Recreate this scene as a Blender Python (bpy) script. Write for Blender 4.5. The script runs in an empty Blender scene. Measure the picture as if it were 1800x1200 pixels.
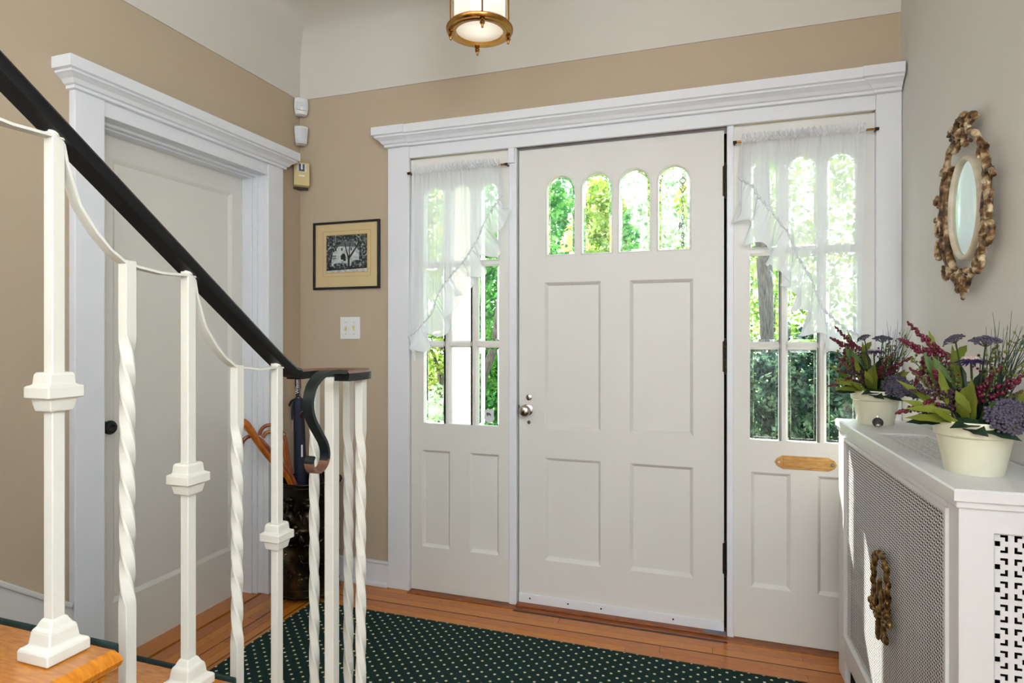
import bpy, bmesh, math, random
import numpy as np
from mathutils import Vector, Matrix
random.seed(7)
rng = np.random.default_rng(11)
S = bpy.context.scene
COL = S.collection
PI = math.pi

# ------------------------------------------------------------------ camera, sky, sun, lights, exposure
cam = bpy.data.cameras.new('camera'); camo = bpy.data.objects.new('camera', cam); COL.objects.link(camo)
camo.location = (0, 0, 1.25); camo.rotation_euler = (PI/2, 0, math.radians(18.46))
cam.sensor_width = 36; cam.lens = 1056/1800*36; cam.shift_y = -11.5/1800; cam.clip_start = 0.02
S.camera = camo
S.view_settings.view_transform = 'Standard'; S.view_settings.look = 'None'
S.view_settings.exposure = 0.0; S.view_settings.gamma = 1.0; S.view_settings.use_curve_mapping = False
W = bpy.data.worlds.new('sky'); S.world = W; W.use_nodes = True
nt = W.node_tree; nt.nodes.clear()
wo = nt.nodes.new('ShaderNodeOutputWorld'); bg = nt.nodes.new('ShaderNodeBackground')
tc = nt.nodes.new('ShaderNodeTexCoord'); sx = nt.nodes.new('ShaderNodeSeparateXYZ'); cr = nt.nodes.new('ShaderNodeValToRGB')
cr.color_ramp.elements[0].position = 0.0; cr.color_ramp.elements[0].color = (0.93, 0.97, 1.0, 1)
cr.color_ramp.elements[1].position = 0.8; cr.color_ramp.elements[1].color = (0.55, 0.74, 1.0, 1)
nt.links.new(tc.outputs['Generated'], sx.inputs[0]); nt.links.new(sx.outputs['Z'], cr.inputs[0])
nt.links.new(cr.outputs[0], bg.inputs[0]); nt.links.new(bg.outputs[0], wo.inputs[0])
bg.inputs[1].default_value = 5.8
sun = bpy.data.lights.new('sun', 'SUN'); suno = bpy.data.objects.new('sun', sun); COL.objects.link(suno)
sun.energy = 24.0; sun.angle = math.radians(0.8); sun.color = (1.0, 0.95, 0.86)
suno.rotation_euler = Vector((0.45, -1.0, -1.14)).to_track_quat('-Z', 'Y').to_euler(); suno.location = (-3, 9, 9)
def area(name, loc, target, sx_, sy_, e, color):
    l = bpy.data.lights.new(name, 'AREA'); o = bpy.data.objects.new(name, l); COL.objects.link(o)
    l.shape = 'RECTANGLE'; l.size = sx_; l.size_y = sy_; l.energy = e; l.color = color
    o.location = loc; o.rotation_euler = (Vector(target)-Vector(loc)).to_track_quat('-Z', 'Y').to_euler()
    return o
area('added_bounce_fill_to_rear_wall', (-0.6, -0.35, 2.55), (-0.6, -2.2, 1.25), 2.2, 0.5, 200, (0.76, 0.88, 1.0))  # added fill lamp, aimed back so the rear wall bounces it
area('added_side_fill', (0.70, -0.2, 1.9), (-1.6, 0.45, 1.3), 1.4, 0.9, 52, (0.84, 0.93, 1.0))  # added side fill lamp; the right wall has no opening here

# ------------------------------------------------------------------ materials
def lin(r, g, b):
    f = lambda c: (c/255/12.92) if c/255 <= 0.04045 else ((c/255+0.055)/1.055)**2.4
    return (f(r), f(g), f(b), 1)
MATS = {}
def mat(name, rgb, rough=0.5, metal=0.0, bump=0.0, scale=40, var=0.0, spec=0.5, stretch=None, coat=0.0):
    m = bpy.data.materials.new(name); m.use_nodes = True; n = m.node_tree; b = n.nodes['Principled BSDF']
    b.inputs['Base Color'].default_value = lin(*rgb); b.inputs['Roughness'].default_value = rough
    b.inputs['Metallic'].default_value = metal; b.inputs['Specular IOR Level'].default_value = spec
    b.inputs['Coat Weight'].default_value = coat
    if bump or var:
        t = n.nodes.new('ShaderNodeTexCoord'); mp = n.nodes.new('ShaderNodeMapping'); no = n.nodes.new('ShaderNodeTexNoise')
        n.links.new(t.outputs['Object'], mp.inputs[0]); n.links.new(mp.outputs[0], no.inputs['Vector'])
        if stretch: mp.inputs['Scale'].default_value = stretch
        no.inputs['Scale'].default_value = scale; no.inputs['Detail'].default_value = 5
        if var:
            mx = n.nodes.new('ShaderNodeMix'); mx.data_type = 'RGBA'
            c = lin(*rgb); mx.inputs[6].default_value = (c[0]*(1-var), c[1]*(1-var), c[2]*(1-var), 1)
            mx.inputs[7].default_value = (min(1, c[0]*(1+var)), min(1, c[1]*(1+var)), min(1, c[2]*(1+var)), 1)
            n.links.new(no.outputs[0], mx.inputs[0]); n.links.new(mx.outputs[2], b.inputs['Base Color'])
        if bump:
            bu = n.nodes.new('ShaderNodeBump'); bu.inputs['Strength'].default_value = bump; bu.inputs['Distance'].default_value = 0.002
            n.links.new(no.outputs[0], bu.inputs['Height']); n.links.new(bu.outputs[0], b.inputs['Normal'])
    MATS[name] = m
    return m
def ramp_mat(name, cols, scale, rough=0.5, stretch=(1, 1, 1), bump=0.1, metal=0.0, detail=6, coat=0.0, pos=None, spec=0.5):
    m = mat(name, cols[0], rough, metal, coat=coat, spec=spec); n = m.node_tree; b = n.nodes['Principled BSDF']
    t = n.nodes.new('ShaderNodeTexCoord'); mp = n.nodes.new('ShaderNodeMapping'); no = n.nodes.new('ShaderNodeTexNoise'); r = n.nodes.new('ShaderNodeValToRGB')
    mp.inputs['Scale'].default_value = stretch; no.inputs['Scale'].default_value = scale; no.inputs['Detail'].default_value = detail
    n.links.new(t.outputs['Object'], mp.inputs[0]); n.links.new(mp.outputs[0], no.inputs['Vector']); n.links.new(no.outputs[0], r.inputs[0])
    e = r.color_ramp.elements
    while len(e) < len(cols): e.new(0.5)
    for i, c in enumerate(cols):
        e[i].position = pos[i] if pos else 0.3+0.4*i/(len(cols)-1); e[i].color = lin(*c)
    n.links.new(r.outputs[0], b.inputs['Base Color'])
    if bump:
        bu = n.nodes.new('ShaderNodeBump'); bu.inputs['Strength'].default_value = bump; bu.inputs['Distance'].default_value = 0.002
        n.links.new(no.outputs[0], bu.inputs['Height']); n.links.new(bu.outputs[0], b.inputs['Normal'])
    return m
M_tan = mat('tan_wall_paint', (186, 168, 144), 0.75, bump=0.12, scale=180, var=0.02)
M_wallr = mat('tan_paint_lightened', (216, 213, 207), 0.7, bump=0.12, scale=180, var=0.02)  # tan wall paint greyed and lightened to carry the light on this wall
M_ceil = mat('ceiling_paint', (210, 204, 194), 0.8, bump=0.15, scale=120, var=0.015)
M_trim = mat('white_trim_paint', (226, 227, 231), 0.32, bump=0.06, scale=60, var=0.01)
M_door = mat('cream_door_paint', (222, 219, 213), 0.38, bump=0.08, scale=50, var=0.012)
M_closet = mat('closet_door_paint', (222, 218, 209), 0.4, bump=0.06, scale=50, var=0.012)
M_cab = mat('cabinet_paint', (218, 217, 216), 0.4, bump=0.08, scale=45, var=0.02)
M_rail = mat('ivory_iron_paint', (214, 211, 200), 0.4, bump=0.1, scale=90, var=0.02)
M_black = mat('black_rail_paint', (8, 8, 11), 0.42, bump=0.05, scale=60, spec=0.35)
M_volute = mat('worn_bronze_top', (124, 88, 70), 0.42, metal=0.35, var=0.2, scale=30)
M_darksteel = mat('dark_green_black_metal', (26, 33, 35), 0.35, metal=0.4, var=0.2, scale=25)
M_oak = [ramp_mat('oak_floor_'+k, c, 6, 0.28, (4, 40, 40) if True else None, 0.05, coat=0.3) for k, c in
         (('honey', [(184, 106, 24), (210, 132, 38)]), ('amber', [(194, 114, 26), (218, 142, 44)]), ('brown', [(168, 92, 22), (198, 120, 36)]))]
M_oakL = [ramp_mat('oak_floor_side_'+k, c, 6, 0.28, (40, 4, 40), 0.05, coat=0.3) for k, c in
         (('honey', [(174, 98, 26), (202, 124, 40)]), ('amber', [(184, 108, 28), (210, 134, 44)]), ('brown', [(156, 86, 24), (188, 110, 36)]))]
M_inlay = mat('dark_inlay_strip', (58, 28, 12), 0.4)
M_thresh = ramp_mat('threshold_wood', [(96, 46, 18), (168, 92, 34)], 8, 0.4, (3, 40, 40), 0.2)
M_tread = ramp_mat('oak_tread', [(180, 102, 20), (214, 136, 36)], 7, 0.25, (6, 30, 6), 0.06, coat=0.4)
M_carpet = mat('green_stair_carpet', (26, 48, 44), 0.95, bump=1.0, scale=500, var=0.5)
M_gilt = ramp_mat('antique_gilt', [(46, 27, 15), (128, 92, 50), (222, 204, 168)], 34, 0.42, (1, 1, 1), 0.7, metal=0.1, pos=[.36, .5, .64])
M_creamring = ramp_mat('cream_gesso', [(190, 176, 150), (232, 224, 206)], 20, 0.5, (1, 1, 1), 0.2)
M_bronze = ramp_mat('old_bronze', [(38, 26, 14), (110, 80, 36), (176, 140, 78)], 60, 0.38, (1, 1, 1), 0.6, metal=0.6)
M_brass = mat('polished_brass', (176, 128, 66), 0.22, metal=1.0, var=0.15, scale=20)
M_mailbrass = ramp_mat('worn_brass_plate', [(176, 128, 70), (206, 164, 104)], 14, 0.35, (2, 2, 8), 0.05, metal=0.7)
M_nickel = mat('aged_nickel', (196, 190, 182), 0.2, metal=1.0, var=0.2, scale=60)
M_hinge = mat('dark_hinge_steel', (46, 38, 32), 0.4, metal=0.7, var=0.3, scale=80)
M_darkgap = mat('dark_gap', (30, 24, 20), 0.9)
M_plastic = mat('white_plastic', (226, 226, 226), 0.35)
M_lens = mat('grey_lens', (205, 207, 208), 0.25)
M_yellow = mat('yellowed_plastic', (206, 184, 124), 0.4)
M_darklens = mat('dark_sensor_window', (80, 88, 96), 0.2)
M_ivory = mat('ivory_toggle', (222, 208, 150), 0.35)
M_frame = mat('black_picture_frame', (14, 12, 12), 0.35)
M_matboard = mat('aged_mat_board', (206, 182, 136), 0.8, var=0.05, scale=12)
M_matline = mat('mat_pencil_line', (140, 118, 84), 0.8)
M_matedge = mat('mat_toned_edge', (190, 142, 78), 0.8)
M_standm = ramp_mat('embossed_dark_metal', [(16, 15, 12), (46, 41, 30), (120, 110, 78)], 9, 0.24, (1, 1, 1), 0.5, metal=0.8, pos=[0.35, 0.55, 0.8])
M_navy = mat('navy_umbrella_cloth', (20, 23, 46), 0.7, bump=0.3, scale=30)
M_rubber = mat('black_rubber', (16, 16, 17), 0.5)
M_white = mat('white_ink', (230, 230, 230), 0.6)
M_cane = ramp_mat('orange_cane_wood', [(150, 72, 18), (206, 118, 34)], 12, 0.28, (4, 4, 1), 0.2, coat=0.4)
M_cane2 = ramp_mat('red_cane_wood', [(110, 50, 22), (168, 86, 42)], 14, 0.3, (4, 4, 1), 0.2, coat=0.3)
M_cord = mat('cane_cord', (206, 178, 118), 0.8, bump=0.8, scale=300)
M_pot = ramp_mat('cream_glazed_pot', [(216, 213, 184), (228, 226, 204)], 8, 0.3, (1, 1, 1), 0.03)
M_leafl = mat('lime_leaf', (112, 122, 38), 0.5, var=0.4, scale=30)
M_leafm = mat('mid_green_leaf', (74, 98, 36), 0.5, var=0.35, scale=30)
M_leafd = mat('dark_green_leaf', (28, 50, 34), 0.45, var=0.35, scale=30)
M_grass = mat('dark_grass_blade', (30, 52, 34), 0.5, var=0.3, scale=20)
M_stem = mat('plant_stem', (44, 60, 30), 0.6)
M_berry = mat('burgundy_berry', (98, 16, 44), 0.35, var=0.35, scale=120)
M_olive = mat('olive_brown_bud', (92, 78, 44), 0.6, var=0.4, scale=120)
M_plum = mat('plum_bud', (62, 34, 48), 0.5, var=0.4, scale=120)
M_umbel = mat('dusty_purple_umbel', (80, 75, 92), 0.8, var=0.35, scale=200)
M_aster = mat('deep_purple_petal', (52, 36, 84), 0.6, var=0.4, scale=120)
M_asterc = mat('pale_flower_centre', (214, 190, 186), 0.8, var=0.2, scale=200)
M_moss = mat('pot_moss', (32, 40, 22), 0.95, bump=1, scale=200)
M_bark = ramp_mat('grey_bark', [(42, 40, 38), (104, 98, 92)], 14, 0.9, (6, 6, 1), 1.0)
M_lawn = ramp_mat('lawn', [(62, 96, 36), (112, 146, 64)], 5, 0.9, (1, 1, 1), 0.4)
M_concrete = mat('porch_concrete', (186, 182, 174), 0.85, var=0.08, scale=8)
M_postw = mat('white_porch_paint', (240, 240, 238), 0.6)
M_eave = mat('porch_ceiling_paint', (214, 214, 210), 0.8)
M_extwall = mat('exterior_stucco', (214, 208, 196), 0.9)
M_iron = mat('chain_iron', (70, 70, 70), 0.5, metal=0.6)
M_dark = mat('radiator_and_shade_black', (14, 13, 12), 0.8)
M_seal = mat('grey_paint_patch', (116, 120, 128), 0.6)

def special(name):
    m = bpy.data.materials.new(name); m.use_nodes = True; n = m.node_tree; n.nodes.clear()
    o = n.nodes.new('ShaderNodeOutputMaterial'); return m, n, o
M_glass, n, o = special('window_glass')
tr = n.nodes.new('ShaderNodeBsdfTransparent'); tr.inputs[0].default_value = (0.96, 0.98, 0.97, 1)
gl = n.nodes.new('ShaderNodeBsdfGlossy'); gl.inputs['Roughness'].default_value = 0.02
fr = n.nodes.new('ShaderNodeFresnel'); fr.inputs[0].default_value = 1.45; mx = n.nodes.new('ShaderNodeMixShader')
n.links.new(fr.outputs[0], mx.inputs[0]); n.links.new(tr.outputs[0], mx.inputs[1]); n.links.new(gl.outputs[0], mx.inputs[2]); n.links.new(mx.outputs[0], o.inputs[0])
M_bevel = mat('bevelled_glass_edge', (245, 250, 250), 0.0); b = M_bevel.node_tree.nodes['Principled BSDF']
b.inputs['Transmission Weight'].default_value = 1.0; b.inputs['IOR'].default_value = 1.45
M_mirror = mat('mirror_silver', (222, 232, 230), 0.05, metal=1.0)
M_sheer, n, o = special('sheer_curtain')
tr = n.nodes.new('ShaderNodeBsdfTransparent'); tl = n.nodes.new('ShaderNodeBsdfTranslucent'); df = n.nodes.new('ShaderNodeBsdfDiffuse')
tl.inputs[0].default_value = (0.86, 0.88, 0.92, 1); df.inputs[0].default_value = (0.86, 0.87, 0.9, 1)
a = n.nodes.new('ShaderNodeMixShader'); a.inputs[0].default_value = 0.30; b2 = n.nodes.new('ShaderNodeMixShader')
lw = n.nodes.new('ShaderNodeLayerWeight'); lw.inputs[0].default_value = 0.35
mr = n.nodes.new('ShaderNodeMapRange'); mr.inputs['To Min'].default_value = 0.70; mr.inputs['To Max'].default_value = 0.95
n.links.new(lw.outputs['Facing'], mr.inputs[0]); n.links.new(mr.outputs[0], b2.inputs[0])
n.links.new(df.outputs[0], a.inputs[1]); n.links.new(tl.outputs[0], a.inputs[2]); n.links.new(tr.outputs[0], b2.inputs[1]); n.links.new(a.outputs[0], b2.inputs[2]); n.links.new(b2.outputs[0], o.inputs[0])
M_ruffle, n, o = special('sheer_ruffle')
tr = n.nodes.new('ShaderNodeBsdfTransparent'); tl = n.nodes.new('ShaderNodeBsdfTranslucent'); df = n.nodes.new('ShaderNodeBsdfDiffuse')
tl.inputs[0].default_value = (0.88, 0.9, 0.92, 1); df.inputs[0].default_value = (0.88, 0.89, 0.91, 1)
a = n.nodes.new('ShaderNodeMixShader'); a.inputs[0].default_value = 0.3; b2 = n.nodes.new('ShaderNodeMixShader'); b2.inputs[0].default_value = 0.80
n.links.new(df.outputs[0], a.inputs[1]); n.links.new(tl.outputs[0], a.inputs[2]); n.links.new(tr.outputs[0], b2.inputs[1]); n.links.new(a.outputs[0], b2.inputs[2]); n.links.new(b2.outputs[0], o.inputs[0])
M_lamp, n, o = special('frosted_lantern_glass')
tr = n.nodes.new('ShaderNodeBsdfTransparent'); tl = n.nodes.new('ShaderNodeBsdfTranslucent'); df = n.nodes.new('ShaderNodeBsdfDiffuse')
for x in (tl, df): x.inputs[0].default_value = (0.95, 0.94, 0.9, 1)
a = n.nodes.new('ShaderNodeMixShader'); a.inputs[0].default_value = 0.7; b2 = n.nodes.new('ShaderNodeMixShader'); b2.inputs[0].default_value = 0.75
n.links.new(df.outputs[0], a.inputs[1]); n.links.new(tl.outputs[0], a.inputs[2]); n.links.new(tr.outputs[0], b2.inputs[1]); n.links.new(a.outputs[0], b2.inputs[2]); n.links.new(b2.outputs[0], o.inputs[0])
M_bulb, n, o = special('lit_bulb')
em = n.nodes.new('ShaderNodeEmission'); em.inputs[0].default_value = (1, 0.93, 0.8, 1); em.inputs[1].default_value = 8; n.links.new(em.outputs[0], o.inputs[0])
def leaf_mat(name, cols, scale=3.0):
    m, n, o = special(name)
    t = n.nodes.new('ShaderNodeTexCoord'); no = n.nodes.new('ShaderNodeTexNoise'); r = n.nodes.new('ShaderNodeValToRGB')
    no.inputs['Scale'].default_value = scale; no.inputs['Detail'].default_value = 4
    n.links.new(t.outputs['Object'], no.inputs['Vector']); n.links.new(no.outputs[0], r.inputs[0])
    e = r.color_ramp.elements
    while len(e) < len(cols): e.new(0.5)
    for i, c in enumerate(cols): e[i].position = 0.36+0.28*i/(len(cols)-1); e[i].color = lin(*c)
    df = n.nodes.new('ShaderNodeBsdfPrincipled'); df.inputs['Roughness'].default_value = 0.45; tl = n.nodes.new('ShaderNodeBsdfTranslucent'); mx = n.nodes.new('ShaderNodeMixShader'); mx.inputs[0].default_value = 0.45
    n.links.new(r.outputs[0], df.inputs[0]); n.links.new(r.outputs[0], tl.inputs[0]); n.links.new(df.outputs[0], mx.inputs[1]); n.links.new(tl.outputs[0], mx.inputs[2]); n.links.new(mx.outputs[0], o.inputs[0])
    return m
L_green = leaf_mat('foliage_green', [(36, 92, 40), (70, 150, 66), (150, 200, 110)], 6)
L_lime = leaf_mat('foliage_lime', [(84, 128, 34), (150, 178, 62), (222, 222, 150)], 6)
L_dark = leaf_mat('foliage_dark', [(20, 46, 38), (48, 84, 66), (124, 156, 124)], 8)
L_pale = leaf_mat('foliage_pale', [(120, 150, 110), (190, 205, 170), (235, 238, 224)], 6)  # far haze put into the leaf colour; also colours the white-flowered bush
L_yellow = leaf_mat('foliage_yellow', [(190, 176, 92), (228, 216, 150), (240, 232, 190)], 6)
# rug: dark green pile with a staggered grid of pale dots
M_rug = mat('dotted_green_rug', (20, 44, 42), 0.95, spec=0.2); n = M_rug.node_tree; b = n.nodes['Principled BSDF']
def mth(op, a, b_=None):
    x = n.nodes.new('ShaderNodeMath'); x.operation = op
    for i, v in enumerate((a, b_)):
        if v is None: continue
        if isinstance(v, (int, float)): x.inputs[i].default_value = v
        else: n.links.new(v, x.inputs[i])
    return x.outputs[0]
t = n.nodes.new('ShaderNodeTexCoord'); sp = n.nodes.new('ShaderNodeSeparateXYZ'); n.links.new(t.outputs['Object'], sp.inputs[0])
def dots(ox, oy):
    fx = mth('SUBTRACT', mth('FRACT', mth('ADD', mth('DIVIDE', sp.outputs[0], 0.0505), 40+ox)), 0.5)
    fy = mth('SUBTRACT', mth('FRACT', mth('ADD', mth('DIVIDE', sp.outputs[1], 0.047), 40+oy)), 0.5)
    d = mth('SQRT', mth('ADD', mth('MULTIPLY', fx, fx), mth('MULTIPLY', fy, fy)))
    return mth('LESS_THAN', d, 0.105)
dd = mth('MAXIMUM', dots(0, 0), dots(0.5, 0.5))
no = n.nodes.new('ShaderNodeTexNoise'); no.inputs['Scale'].default_value = 420; n.links.new(t.outputs['Object'], no.inputs['Vector'])
rp = n.nodes.new('ShaderNodeValToRGB'); rp.color_ramp.elements[0].position = .3; rp.color_ramp.elements[1].position = .7
rp.color_ramp.elements[0].color = lin(12, 30, 30); rp.color_ramp.elements[1].color = lin(34, 62, 58); n.links.new(no.outputs[0], rp.inputs[0])
mx = n.nodes.new('ShaderNodeMix'); mx.data_type = 'RGBA'; n.links.new(dd, mx.inputs[0]); n.links.new(rp.outputs[0], mx.inputs[6]); mx.inputs[7].default_value = lin(214, 214, 176)
n.links.new(mx.outputs[2], b.inputs['Base Color'])
bu = n.nodes.new('ShaderNodeBump'); bu.inputs['Strength'].default_value = 0.8; bu.inputs['Distance'].default_value = 0.003
n.links.new(no.outputs[0], bu.inputs['Height']); n.links.new(bu.outputs[0], b.inputs['Normal'])
# old photograph: mottled foliage
M_photo = ramp_mat('photo_foliage', [(20, 24, 24), (60, 66, 66), (168, 172, 170)], 90, 0.5, (1, 1, 1), 0, pos=[0.4, 0.52, 0.7])
M_photo_l = ramp_mat('photo_light_tone', [(150, 154, 154), (214, 216, 214)], 60, 0.5, (1, 1, 1), 0)
M_photo_d = mat('photo_dark_tone', (22, 25, 25), 0.5)
M_photo_g = mat('photo_grey_tone', (92, 98, 98), 0.5, var=0.3, scale=80)

# ------------------------------------------------------------------ mesh builder
class MB:
    def __init__(s): s.v = []; s.f = []; s.m = []
    def add(s, vs, fs, m=0):
        k = len(s.v); s.v += [tuple(p) for p in vs]; s.f += [tuple(i+k for i in f) for f in fs]; s.m += [m]*len(fs); return s
    def box(s, x0, x1, y0, y1, z0, z1, m=0):
        return s.add([(x, y, z) for z in (z0, z1) for y in (y0, y1) for x in (x0, x1)],
                     [(0, 2, 3, 1), (4, 5, 7, 6), (0, 1, 5, 4), (2, 6, 7, 3), (0, 4, 6, 2), (1, 3, 7, 5)], m)
    def prism(s, pts, f3, a0, a1, m=0):          # pts: 2D polygon, f3(u,v,a) -> point
        n = len(pts); vs = [f3(u, v, a0) for u, v in pts]+[f3(u, v, a1) for u, v in pts]
        fs = [tuple(range(n)), tuple(range(2*n-1, n-1, -1))]+[(i, (i+1) % n, n+(i+1) % n, n+i) for i in range(n)]
        return s.add(vs, fs, m)
    def rings(s, rings, m=0, cap=True, closed=False):
        n = len(rings[0]); vs = [p for r in rings for p in r]; fs = []
        R = len(rings)
        for j in range(R if closed else R-1):
            for i in range(n):
                a = j*n+i; b = j*n+(i+1) % n; k = ((j+1) % R)*n
                fs.append((a, b, k+(i+1) % n, k+i))
        if cap and not closed: fs += [tuple(range(n-1, -1, -1)), tuple((R-1)*n+i for i in range(n))]
        return s.add(vs, fs, m)
    def tube(s, path, r, n=8, m=0, closed=False):
        P = [Vector(p) for p in path]; R = r if isinstance(r, (list, tuple)) else [r]*len(P); rings = []; ref = None
        for i, p in enumerate(P):
            if closed: T = P[(i+1) % len(P)]-P[i-1]
            else: T = P[min(i+1, len(P)-1)]-P[max(i-1, 0)]
            T = T.normalized() if T.length > 1e-9 else Vector((0, 0, 1))
            if ref is None: ref = T.orthogonal().normalized()
            ref = (ref-T*ref.dot(T)); ref = ref.normalized() if ref.length > 1e-6 else T.orthogonal().normalized()
            B = T.cross(ref)
            rings.append([p+ref*(R[i]*math.cos(2*PI*k/n))+B*(R[i]*math.sin(2*PI*k/n)) for k in range(n)])
        return s.rings(rings, m, True, closed)
    def sweep(s, path, sides, prof, m=0, mfun=None):   # prof: (side, normal) points; normal = side x tangent
        P = [Vector(p) for p in path]; rings = []
        for i, p in enumerate(P):
            T = (P[min(i+1, len(P)-1)]-P[max(i-1, 0)]).normalized(); sd = Vector(sides[i]).normalized(); N = sd.cross(T).normalized()
            rings.append([p+sd*a+N*b for a, b in prof])
        return s.rings(rings, m)
    def lathe(s, prof, c=(0, 0, 0), n=24, m=0, axis='z', ax=None, cap=True):
        c = Vector(c); A = Vector(ax).normalized() if ax is not None else Vector((0, 0, 1)); U = A.orthogonal().normalized(); V = A.cross(U)
        if ax is None: U, V = Vector((1, 0, 0)), Vector((0, 1, 0))
        return s.rings([[c+A*z+(U*math.cos(2*PI*k/n)+V*math.sin(2*PI*k/n))*max(r, 1e-4) for k in range(n)] for r, z in prof], m, cap)
    def ball(s, c, r, n=6, k=4, m=0, sc=(1, 1, 1), rot=None):
        pr = [(math.sin(PI*i/k), -math.cos(PI*i/k)) for i in range(k+1)]; c = Vector(c); rings = []
        for a, z in pr:
            ring = []
            for j in range(n):
                q = Vector((max(a, .02)*math.cos(2*PI*j/n)*sc[0], max(a, .02)*math.sin(2*PI*j/n)*sc[1], z*sc[2]))*r
                if rot is not None: q = rot @ q
                ring.append(c+q)
            rings.append(ring)
        return s.rings(rings, m)
    def leaf(s, base, tip, width, normal, m=0, fold=0.25, droop=0.0, jag=0.0, n=5, thick=0.0008):
        b, t = Vector(base), Vector(tip); d = t-b; L = d.length; N = Vector(normal); N = (N-d*(N.dot(d)/d.dot(d))).normalized(); sd = d.cross(N).normalized()
        lo, mi_, hi = [], [], []
        for i in range(n+1):
            q = i/n; w = width*math.sin(PI*min(1, q*0.93+0.07))**0.8*(1+jag*(1 if i % 2 else -1)) if i < n else 0.0005
            c = b+d*q-N*(droop*L*q*q); mi_.append(c); lo.append(c+sd*w+N*(fold*w)); hi.append(c-sd*w+N*(fold*w))
        vs = lo+mi_+hi; k = n+1; fs = []
        for i in range(n): fs += [(i, i+1, k+i+1, k+i), (k+i, k+i+1, 2*k+i+1, 2*k+i)]
        return s.add(vs, fs, m)
    def build(s, name, mats, parent=None, bevel=0, smooth=None, local=False, kind=None, seg=2, solid=0, fixn=True):
        me = bpy.data.meshes.new(name)
        vs = s.v
        if parent is not None and not local:
            w = Vector((0, 0, 0)); q = parent
            while q is not None: w = w+q.location; q = q.parent
            vs = [(x-w[0], y-w[1], z-w[2]) for x, y, z in vs]
        me.from_pydata([tuple(p) for p in vs], [], s.f)
        mats = mats if isinstance(mats, (list, tuple)) else [mats]
        for mm in mats: me.materials.append(mm)
        me.polygons.foreach_set('material_index', s.m)
        if fixn:
            bm = bmesh.new(); bm.from_mesh(me); bmesh.ops.recalc_face_normals(bm, faces=bm.faces); bm.to_mesh(me); bm.free()
        if smooth is not None:
            me.shade_smooth(); me.set_sharp_from_angle(angle=math.radians(smooth))
        o = bpy.data.objects.new(name, me); COL.objects.link(o)
        if parent is not None: o.parent = parent
        if solid:
            md = o.modifiers.new('s', 'SOLIDIFY'); md.thickness = solid; md.offset = 0
        if bevel:
            md = o.modifiers.new('b', 'BEVEL'); md.width = bevel; md.segments = seg; md.limit_method = 'ANGLE'; md.angle_limit = math.radians(40); md.harden_normals = False
        if kind: o['kind'] = kind
        return o
def tag(o, label=None, cat=None, group=None, kind=None):
    if label: o['label'] = label
    if cat: o['category'] = cat
    if group: o['group'] = group
    if kind: o['kind'] = kind
    return o
def thing(name, loc, label, cat, rz=0, group=None, kind=None):
    o = bpy.data.objects.new(name, None); COL.objects.link(o); o.location = loc; o.rotation_euler = (0, 0, rz); o.empty_display_size = 0.05
    return tag(o, label, cat, group, kind)
def copy_tree(o, parent=None):
    c = o.copy(); COL.objects.link(c)
    if parent is not None: c.parent = parent
    for ch in list(o.children): copy_tree(ch, c)
    return c

# ------------------------------------------------------------------ room constants
D = 2.645          # back wall
XL = -2.06         # left wall
def XR(y): return 0.681+0.0262*(D-y)
BK = lambda u, p, z: (u, D-p, z)       # back wall frame: along, out of wall, up
LF = lambda u, p, z: (XL+p, u, z)
def fbox(mb, F, u0, u1, p0, p1, z0, z1, m=0):
    vs = [F(u, p, z) for z in (z0, z1) for p in (p0, p1) for u in (u0, u1)]
    return mb.add(vs, [(0, 2, 3, 1), (4, 5, 7, 6), (0, 1, 5, 4), (2, 6, 7, 3), (0, 4, 6, 2), (1, 3, 7, 5)], m)

# walls
mb = MB(); mb.box(XL-.12, -1.415, D, D+.15, -.02, 2.86); mb.box(.60, .95, D, D+.15, -.02, 2.86); mb.box(-1.415, .60, D, D+.15, 2.13, 2.86)
tag(mb.build('wall_back', M_tan), 'tan painted wall around the front entry', 'wall', kind='structure')
mb = MB(); mb.box(XL-.30, XL, -2.2, 1.53, -.02, 2.86); mb.box(XL-.30, XL, 2.40, D, -.02, 2.86); mb.box(XL-.30, XL, 1.53, 2.40, 2.035, 2.86)
tag(mb.build('wall_left', M_tan), 'tan painted wall with the closet door beside the stairs', 'wall', kind='structure')
mb = MB(); mb.prism([(XR(D), D), (XR(-2.2), -2.2), (XR(-2.2)+.1, -2.2), (XR(D)+.1, D)], lambda u, v, a: (u, v, a), -.02, 2.86)
tag(mb.build('wall_right', M_wallr), 'tan wall, paint lightened to greyish beige as if lit, behind the mirror and radiator cover', 'wall', kind='structure')
mb = MB(); mb.box(XL-.3, 1.0, -2.3, -2.2, -.02, 2.9); tag(mb.build('wall_rear_bounce', mat('bounce_wall_white', (232, 230, 226), .8)), 'unseen pale wall added behind the viewer to bounce light', 'wall', kind='structure')  # unseen white wall added as a reflector for the bounce fill
# ceiling with plaster cove on the back and left sides
mb = MB(); prof = [(0.0005, 2.480), (.005, 2.480), (.006, 2.56), (.010, 2.63), (.026, 2.70), (.060, 2.76), (.115, 2.805), (.19, 2.832), (.27, 2.845), (.30, 2.846)]
rows = [[(XL+o_, -2.25, z), (XL+o_, D-o_, z), (XR(D)+.06, D-o_, z)] for o_, z in prof]
vs = [p for r in rows for p in r]; fs = []
for j in range(len(rows)-1):
    for i in range(2): a_ = j*3+i; fs.append((a_, a_+1, a_+4, a_+3))
k = len(vs); vs += [(.95, -2.25, 2.846), (.95, D-.30, 2.846)]; j = (len(rows)-1)*3
fs += [(j, j+1, k+1, k)]
mb.add(vs, fs)
tag(mb.build('ceiling', M_ceil, smooth=35), 'off-white plaster ceiling with a deep curved cove', 'ceiling', kind='structure')

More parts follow.
